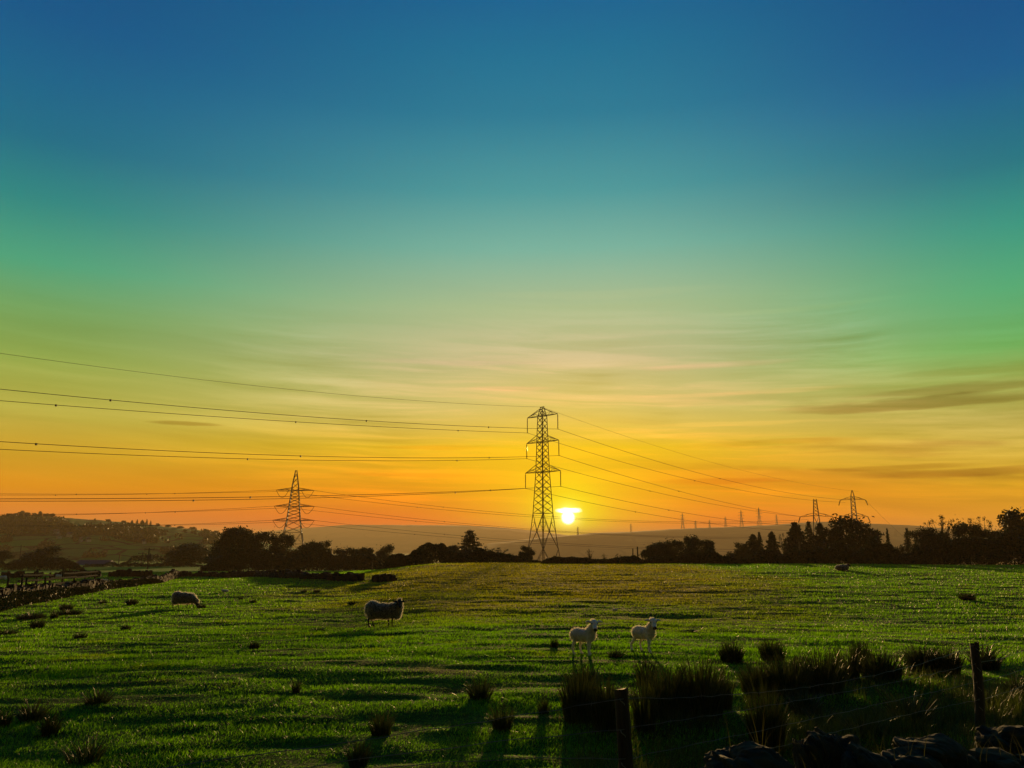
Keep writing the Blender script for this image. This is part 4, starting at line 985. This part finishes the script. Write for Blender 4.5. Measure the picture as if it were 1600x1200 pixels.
pC = Vector((7.6, 11.0, H1(7.6, 11.0) + 1.1))
def barbed(pts, label, r=.0024, wave=.006):
    mb = MB(); k = len(pts); q = []
    for i, p in enumerate(pts): q.append(p + Vector((0, 0, random.uniform(-wave, wave))))
    mb.path(q, r, 4)
    for i in range(2, k - 1, 3):
        p = q[i]
        for s in (-1, 1): mb.bar(p + Vector((0, s * .010, -.012)), p + Vector((.004, -s * .012, .014)), .0018, .0008, 3)
    return tag(mb.build('barbed_wire', M['rusty']), label, 'wire', 'strands of the wire fence')
tA = pA.location + Vector((0, -.055, hA)); tB = pB.location + Vector((0, -.055, hB))
strands = [  # (mid sight line A-B), height offsets
 (-.05, -.03, (1250, 1075), (880, 1107), 'top strand of barbed wire sagging between the two fence posts'),
 (-.24, -.21, (1234, 1097), (910, 1145), 'second strand of barbed wire down from the post tops'),
 (-.43, -.40, (1303, 1116), (910, 1185), 'third strand of barbed wire crossing the dim rushes'),
 (-.62, -.58, (1319, 1140), (910, 1225), 'lowest strand of barbed wire just above the tumbled stones')]
for oa, ob, mid, lm, lb in strands:
    A_ = tA + Vector((0, 0, oa)); B_ = tB + Vector((0, 0, ob)); L_ = posL + Vector((0, 0, 1.15 + oa))
    right = para_ab(A_, B_, *mid, n=46); left = para_ab(A_, L_, *lm, n=40)[::-1]; end = para_ab(B_, pC + Vector((0, 0, ob)), sag=.08, n=16)
    barbed(left + right[1:] + end[1:], lb)

# foreground tumbled wall and boulders
def rock(bm, c, sx, sy, sz, seed, rz=0, subd=3):
    r = bmesh.ops.create_icosphere(bm, subdivisions=subd, radius=1.0); g = np.random.default_rng(seed); off = g.uniform(0, 60, 3)
    for v in r['verts']:
        p = v.co.normalized(); q = Vector([math.copysign(abs(t_) ** .72, t_) for t_ in p])
        n = float(fbm(np.array([p.x * 1.6 + off[0] + p.z]), np.array([p.y * 1.6 + off[1] - p.z]), 4)[0])
        n += .35 * float(fbm(np.array([p.x * 5 + off[2] + p.z * 2]), np.array([p.y * 5 - p.z * 3]), 3)[0]); q *= 1 + .45 * n; q = Matrix.Rotation(rz, 3, 'Z') @ Vector((q.x * sx, q.y * sy, q.z * sz)); v.co = Vector(c) + q
def boulder(px, py, D, sx, sy, sz, seed, label, tilt=0, m='moss'):
    c = at(px, py + 8, D); bm = bmesh.new(); rock(bm, (0, 0, 0), sx, sy, sz, seed, random.uniform(-.3, .3), 5); me = bpy.data.meshes.new('boulder'); bm.to_mesh(me); bm.free()
    o = link('boulder', me, M[m]); o.location = c; o.rotation_euler = (0, tilt, 0); return tag(o, label, 'boulder', 'tumbled wall stones in the foreground')
for a in [(1166, 1200, 4.3, .19, .16, .115, 1, 'long low mossy boulder with a pale fleck, first on the foreground wall'), (1262, 1180, 4.3, .055, .08, .10, 2, 'small upright stone wedged beside the peaked stone'),
          (1306, 1182, 4.35, .13, .14, .145, 3, 'dark peaked stone standing highest on the tumbled wall', .2), (1345, 1200, 4.2, .12, .14, .10, 4, 'sloping stone leaning on the peaked stone', .4),
          (1445, 1172, 4.5, .15, .14, .075, 5, 'flat grass topped stone midway along the tumbled wall', -.05), (1425, 1200, 4.3, .14, .14, .09, 6, 'low stone under the flat grass topped one'), (1495, 1190, 4.5, .10, .12, .08, 7, 'rounded stone half sunk past the flat one'),
          (1572, 1160, 5.0, .15, .15, .10, 8, 'dark rounded stone near the frame edge'), (1228, 1215, 4.2, .10, .12, .07, 9, 'sunken stone between the mossy boulder and upright stone')]:
    boulder(*a)
def near_wall():
    bm = bmesh.new(); rnd = random.Random(9)
    for k in range(230):
        px = rnd.uniform(1090, 1760); D = rnd.uniform(4.1, 4.95); top = float(np.interp(px, [1090, 1150, 1250, 1320, 1400, 1500, 1600, 1760], [1250, 1215, 1212, 1200, 1195, 1190, 1180, 1165]))
        p = at(px, top, D); g = H1(p.x, D); z = rnd.uniform(g, p.z)
        rs = rnd.uniform(.06, .13); rock(bm, (p.x, D, z), rs * rnd.uniform(1, 1.5), rs, rs * rnd.uniform(.5, .8), k, rnd.uniform(-.5, .5))
    me = bpy.data.meshes.new('rubble_wall'); bm.to_mesh(me); bm.free()
    tag(link('rubble_wall', me, M['moss']), 'low collapsed dry stone wall along the bottom of the foreground', 'stone wall')
near_wall()
# pale grass stalks on the wall
g = np.random.default_rng(90)
def stalks(cx_px, n, D0, D1, spread, h0, h1, label, seed, ztop=None):
    g = np.random.default_rng(seed); V = []; Fc = []
    for k in range(n):
        px = cx_px + g.normal() * spread; D = g.uniform(D0, D1); x = (px - CX) / F / 1.08 * D; z = H1(x, D) if ztop is None else at(px, ztop, D).z
        L = g.uniform(h0, h1); a = g.uniform(0, 6.28); ln = L * abs(g.normal(0, .7)) + .03; w = .0014 + .0010 * g.random(); b0 = len(V)
        for i, t_ in enumerate(np.linspace(0, 1, 6)):
            c_ = np.array([x + math.cos(a) * ln * t_ ** 2, D + math.sin(a) * ln * t_ ** 2, z + L * t_ * (1 - .18 * t_ * ln / L)]); ww = w * (1 - .85 * t_); V.append(c_ - [ww, 0, 0]); V.append(c_ + [ww, 0, 0])
            if i: q = b0 + 2 * i; Fc.append((q - 2, q - 1, q + 1, q))
    o = link('grass_tuft', mesh_np('grass_tuft', np.array(V), np.array(Fc)), M['straw']); return tag(o, label, 'grass tuft', 'pale dry grass tufts')
stalks(1205, 11, 4.4, 4.9, 22, .15, .36, 'pale bent stalks fanning up behind the mossy boulder', 1, 1195)
stalks(1390, 60, 4.2, 5.0, 50, .08, .22, 'pale tangled grass over the middle of the tumbled wall', 2, 1200)
stalks(1530, 70, 4.3, 5.2, 45, .08, .20, 'pale tangled grass by the frame edge end of the wall', 3, 1195)
stalks(1300, 20, 4.0, 4.3, 26, .06, .14, 'dry stalks in front of the peaked stone', 4, 1215)

# ------------------------------------------------------------------ sheep
def blob_mesh(name, parts, voxel, smooth=6, mat=None, disp=0.0):
    bm = bmesh.new()
    for p in parts:
        if p[0] == 'e':
            _, c, r_, rot = p if len(p) == 4 else (*p, (0, 0, 0)); m_ = Matrix.LocRotScale(Vector(c), __import__('mathutils').Euler(rot), Vector(r_)); bmesh.ops.create_icosphere(bm, subdivisions=3, radius=1, matrix=m_)
        else:
            _, a, ra, b_, rb = p; a = Vector(a); b_ = Vector(b_); n = max(3, int((b_ - a).length / (min(ra, rb) * .5)))
            for i in range(n + 1): t_ = i / n; bmesh.ops.create_icosphere(bm, subdivisions=2, radius=lerp(ra, rb, t_), matrix=Matrix.Translation(a.lerp(b_, t_)))
    me = bpy.data.meshes.new('tmp'); bm.to_mesh(me); bm.free(); o = bpy.data.objects.new('tmp', me); C.objects.link(o)
    rm = o.modifiers.new('r', 'REMESH'); rm.mode = 'VOXEL'; rm.voxel_size = voxel
    sm = o.modifiers.new('s', 'SMOOTH'); sm.factor = .5; sm.iterations = smooth
    dg = bpy.context.evaluated_depsgraph_get(); me2 = bpy.data.meshes.new_from_object(o.evaluated_get(dg)); me2.name = name
    bpy.data.objects.remove(o); bpy.data.meshes.remove(me)
    n = len(me2.vertices); co = np.empty(n * 3); me2.vertices.foreach_get('co', co); co = co.reshape(-1, 3)
    if disp:
        no = np.empty(n * 3); me2.vertices.foreach_get('normal', no); no = no.reshape(-1, 3)
        nz = fbm(co[:, 0] * 14 + co[:, 2] * 6, co[:, 1] * 14 + co[:, 2] * 9, 4); co = co + no * (nz * disp)[:, None]; me2.vertices.foreach_set('co', co.ravel())
    me2.polygons.foreach_set('use_smooth', np.ones(len(me2.polygons), bool)); me2.materials.clear(); me2.materials.append(mat); me2.update()
    return me2
def add_hair(me, L, n, seed, droop=.5, w=.004):
    """woolly locks: thin strands rooted on the fleece surface, part of the same mesh"""
    g = np.random.default_rng(seed); nv = len(me.vertices); co = np.empty(nv * 3); me.vertices.foreach_get('co', co); co = co.reshape(-1, 3); no = np.empty(nv * 3); me.vertices.foreach_get('normal', no); no = no.reshape(-1, 3)
    k = g.integers(0, nv, n); p = co[k] + g.normal(size=(n, 3)) * .008; d = no[k] + g.normal(size=(n, 3)) * .35; d[:, 2] -= droop; d /= np.linalg.norm(d, axis=1)[:, None]
    l = (L * g.uniform(.5, 1.2, n))[:, None]; s = g.normal(size=(n, 3)); s -= (s * d).sum(1)[:, None] * d; s /= np.linalg.norm(s, axis=1)[:, None]
    V = np.stack([p - s * w, p + s * w, p + d * l], 1).reshape(-1, 3); Fh = np.arange(n * 3).reshape(-1, 3)
    hm = mesh_np('fleece', V, Fh); hm.polygons.foreach_set('material_index', np.ones(len(Fh), np.int32)); me.materials.append(M['fleece_tip']); bm = bmesh.new(); bm.from_mesh(me); bm.from_mesh(hm); bm.to_mesh(me); bm.free(); me.update(); bpy.data.meshes.remove(hm); return me
def legs(pts, r=(.055, .036, .030, .034)):
    out_ = []
    for hip, knee, hock, foot in pts:
        out_ += [('c', hip, r[0], knee, r[1]), ('c', knee, r[1], hock, r[2]), ('c', hock, r[2], foot, r[2] * .95), ('e', (foot[0] + .015, foot[1], foot[2] + .005), (r[3] * 1.2, r[3] * .9, .03))]
    return out_
def head(c, yaw, pitch, s, horn=False):
    """parts of a sheep head centred at c looking along +x before the turn; returns parts"""
    m_ = Matrix.Rotation(yaw, 3, 'Z') @ Matrix.Rotation(pitch, 3, 'Y'); c = Vector(c)
    def P(x, y, z): return tuple(c + m_ @ (Vector((x, y, z)) * s))
    e = (0, pitch, yaw)
    q = [('e', P(0, 0, 0), (.115 * s, .085 * s, .095 * s), e), ('c', P(.05, 0, -.01), .070 * s, P(.19, 0, -.045), .046 * s), ('e', P(.215, 0, -.05), (.035 * s, .045 * s, .038 * s), e), ('c', P(.1, 0, -.06), .045 * s, P(.19, 0, -.075), .03 * s)]
    for k in (-1, 1):
        q += [('c', P(-.02, k * .07, .03), .026 * s, P(-.04, k * .135, .03), .034 * s), ('c', P(-.04, k * .135, .03), .034 * s, P(-.045, k * .20, .012), .016 * s), ('e', P(.055, k * .062, .03), (.022 * s,) * 3)]
    return q, P
def eyes(P, s, parent):
    for k in (-1, 1):
        bm = bmesh.new(); bmesh.ops.create_icosphere(bm, subdivisions=2, radius=.016 * s, matrix=Matrix.Translation(P(.068, k * .076, .032))); me = bpy.data.meshes.new('eye'); bm.to_mesh(me); bm.free(); link('eye', me, M['glass'], parent)
def animal(name, p, rz, s, label, group, body, fleece, bmat, fmat, P, hs, hairL, nh, voxel=.016, droop=.5, cat='sheep', disp=.05):
    o = thing(name, p, label, cat, group, rz, s)
    link('body', blob_mesh('body', body, voxel, 5, bmat), None, o)
    fm = blob_mesh('fleece', fleece, .024, 4, fmat, disp); 
    if nh: add_hair(fm, hairL, nh, 3, droop)
    link('fleece', fm, None, o); eyes(P, hs, o); return o
def place(px, py, hpx, natural):
    v = hit(px, py); v.z = float(H(np.array([v.x]), np.array([v.y]))[0]); s = hpx / F * v.y * 1.04 / natural; return v, s
GE = 'adult ewes in the pasture'
# standing ewe, head turned to the camera
hd, P = head((.60, -.17, .84), R(-70), R(20), 1.12)
lg = legs([((-.42, -.14, .5), (-.46, -.13, .34), (-.49, -.13, .22), (-.45, -.13, .02)), ((-.38, .14, .5), (-.36, .13, .34), (-.41, .13, .22), (-.36, .13, .02)),
           ((.36, -.13, .5), (.36, -.12, .30), (.35, -.12, .18), (.36, -.12, .02)), ((.22, .13, .5), (.18, .12, .30), (.16, .12, .18), (.19, .12, .02))])
body = [('e', (0, 0, .58), (.52, .2, .23)), ('c', (.42, 0, .62), .16, (.54, -.08, .76), .1), ('c', (-.5, 0, .66), .05, (-.58, 0, .45), .03)] + hd + lg
fl = [('e', (-.02, 0, .55), (.54, .26, .25)), ('e', (-.36, 0, .60), (.28, .27, .28)), ('e', (.36, -.01, .56), (.26, .25, .27)), ('e', (.50, -.02, .64), (.19, .17, .23)), ('e', (-.38, 0, .44), (.19, .23, .20)), ('e', (.48, -.02, .46), (.17, .18, .2)), ('e', (0, 0, .46), (.44, .22, .18)), ('e', (.57, -.07, .80), (.13, .10, .12)), ('e', (.60, -.12, .955), (.07, .06, .035))]
v, s = place(598, 980, 40, .97)
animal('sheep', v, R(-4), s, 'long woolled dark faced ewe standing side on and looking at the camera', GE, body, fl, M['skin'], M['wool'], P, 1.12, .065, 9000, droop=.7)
# grazing ewe
hd, P = head((.76, -.02, .17), R(-6), R(58), 1.0)
lg = legs([((-.40, -.14, .45), (-.44, -.13, .30), (-.50, -.13, .20), (-.46, -.13, .02)), ((-.36, .14, .45), (-.30, .13, .30), (-.35, .13, .20), (-.30, .13, .02)),
           ((.34, -.13, .45), (.30, -.12, .26), (.26, -.12, .16), (.24, -.12, .02)), ((.38, .13, .45), (.44, .12, .26), (.46, .12, .16), (.50, .12, .02))], (.055, .034, .028, .034))
body = [('e', (0, 0, .52), (.5, .2, .22)), ('c', (.42, 0, .48), .15, (.70, -.01, .26), .09), ('c', (-.5, 0, .55), .05, (-.60, 0, .25), .04)] + hd + lg
fl = [('e', (-.05, 0, .52), (.55, .27, .27)), ('e', (-.32, 0, .55), (.28, .28, .29)), ('e', (.34, 0, .50), (.25, .25, .26)), ('c', (.45, 0, .50), .19, (.66, 0, .33), .12), ('e', (-.42, 0, .38), (.18, .22, .2)), ('e', (0, 0, .40), (.46, .22, .17))]
v, s = place(286, 951.5, 24, .84)
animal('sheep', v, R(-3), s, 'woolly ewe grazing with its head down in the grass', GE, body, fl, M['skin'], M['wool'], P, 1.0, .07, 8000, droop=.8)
# lying ewe on the far slope
def lying(px, py, wpx, label, face, wool, cat, group, rz=0, dark=True, flip=1):
    hd, P = head((.52, -.04, .50), R(-30), R(12), 1.0)
    body = [('e', (0, 0, .24), (.5, .22, .2)), ('c', (.40, 0, .3), .14, (.5, -.02, .46), .09), ('c', (.3, -.2, .08), .06, (.5, -.22, .05), .04), ('c', (-.35, -.2, .1), .09, (-.1, -.27, .05), .045)] + hd
    fl = [('e', (-.04, 0, .25), (.56, .28, .25)), ('e', (.36, 0, .30), (.22, .24, .22)), ('c', (.42, 0, .32), .16, (.50, -.02, .46), .10)]
    v = hit(px, py); v.z = H1(v.x, v.y); s = wpx / F * v.y * 1.03 / 1.25
    animal('sheep' if cat == 'sheep' else 'lamb', v, rz, s, label, group, body, fl, face, wool, P, 1.0, .05, 2500, .03, .3, cat)
lying(1316, 892, 22, 'ewe lying alone on the far slope below the hedge', M['skin'], M['wool'], 'sheep', GE)
# grazing sheep far off in the walled field
def grazing_far(px, py, hpx, rz, label):
    hd, P = head((.76, -.02, .17), R(-6), R(58), 1.0)
    v, s = place(px, py, hpx, .84)
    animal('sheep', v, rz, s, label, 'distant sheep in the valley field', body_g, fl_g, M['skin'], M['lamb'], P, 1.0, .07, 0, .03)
body_g, fl_g = body, fl
grazing_far(4, 908, 8, R(170), 'distant sheep at the frame edge grazing below the far wall piece')
grazing_far(92, 905, 7, R(10), 'distant pale sheep grazing in front of the central far wall piece')
grazing_far(163, 911, 6, R(20), 'distant pale sheep just behind the middle stretch of stone wall')
lying(352, 926, 11, 'small white lamb lying in mid field behind the grazing ewe', M['lamb'], M['lamb'], 'lamb', 'lambs in the pasture', R(180))
lying(961, 955, 9, 'tiny white lamb lying far up the slope beyond the two standing lambs', M['lamb'], M['lamb'], 'lamb', 'lambs in the pasture', R(10))

# lambs
mL, t, b, o = mat_base('lamb_skin'); co = t.new('ShaderNodeTexCoord')
t.put(b.inputs['Base Color'], t.ramp(t.noise(co.outputs['Object'], 30, 3), [(.3, (.60, .57, .45)), (.7, (.85, .81, .66))])); b.inputs['Roughness'].default_value = .9; b.inputs['Sheen Weight'].default_value = .5; M['lambskin'] = mL
def lamb(px, py, hpx, rz, label, stance, yaw):
    hs = .74; hc = (.215, 0, .545)
    hd, P = head(hc, yaw, R(22), hs)
    lg = legs(stance, (.046, .030, .020, .022))
    body = [('e', (-.01, 0, .325), (.215, .095, .11)), ('e', (-.13, 0, .33), (.11, .1, .115)), ('e', (.12, 0, .335), (.105, .095, .12)), ('c', (.14, 0, .38), .075, (.205, 0, .51), .05), ('c', (-.22, 0, .37), .02, (-.25, 0, .24), .014)] + hd + lg
    fl = [('e', (-.02, 0, .335), (.215, .098, .105)), ('e', (-.13, 0, .335), (.12, .102, .115)), ('e', (.12, 0, .345), (.105, .094, .112)), ('c', (.14, 0, .40), .085, (.19, 0, .49), .06), ('e', (.195, 0, .575), (.05, .045, .03))]
    v, s = place(px, py, hpx, .615)
    o = animal('lamb', v, rz, s, label, 'lambs in the pasture', body, fl, M['lambskin'], M['lamb'], P, hs, .022, 5000, .0085, .2, 'lamb', .02)
    bm = bmesh.new(); bmesh.ops.create_icosphere(bm, subdivisions=2, radius=1, matrix=Matrix.LocRotScale(Vector(P(.215, 0, -.050)), __import__('mathutils').Euler((0, R(22), yaw)), Vector((.044 * hs, .050 * hs, .044 * hs)))); me = bpy.data.meshes.new('muzzle'); bm.to_mesh(me); bm.free(); me.polygons.foreach_set('use_smooth', [True] * len(me.polygons)); link('muzzle', me, M['skin'], o)
lamb(912, 1023.5, 50, R(-32), 'white lamb standing square and facing the camera, closer to the pylon', [((-.14, -.05, .30), (-.16, -.055, .20), (-.19, -.055, .13), (-.17, -.055, .01)), ((-.12, .05, .30), (-.08, .055, .20), (-.10, .055, .13), (-.07, .055, .01)),
     ((.12, -.05, .30), (.125, -.05, .17), (.12, -.05, .10), (.125, -.05, .01)), ((.10, .05, .30), (.09, .05, .17), (.085, .05, .10), (.09, .05, .01))], R(-54))
lamb(1007, 1020, 48, R(-46), 'white lamb with ears spread and hind legs braced back, closer to the rush pair', [((-.14, -.05, .30), (-.19, -.055, .20), (-.26, -.055, .12), (-.25, -.055, .01)), ((-.12, .05, .30), (-.10, .055, .20), (-.14, .055, .13), (-.11, .055, .01)),
     ((.12, -.05, .30), (.15, -.05, .18), (.14, -.05, .10), (.16, -.05, .01)), ((.10, .05, .30), (.08, .05, .17), (.06, .05, .10), (.07, .05, .01))], R(-42))

# ------------------------------------------------------------------ evening haze
mH = bpy.data.materials.new('haze'); mH.use_nodes = True; t = NT(mH.node_tree); t.n.clear()
oH = t.new('ShaderNodeOutputMaterial'); vH = t.new('ShaderNodeVolumePrincipled')
vH.inputs['Color'].default_value = (1.0, .74, .38, 1); vH.inputs['Density'].default_value = 0.00022; vH.inputs['Anisotropy'].default_value = .05
t.l.new(vH.outputs[0], oH.inputs['Volume'])
mb = MB(); zb, zt = -76.0, 52.0
mb.box((0, 0, (zb + zt) / 2), 12600, 12600, zt - zb); tag(mb.build('haze', mH), 'thin evening haze filling the valley', 'haze', kind='stuff')
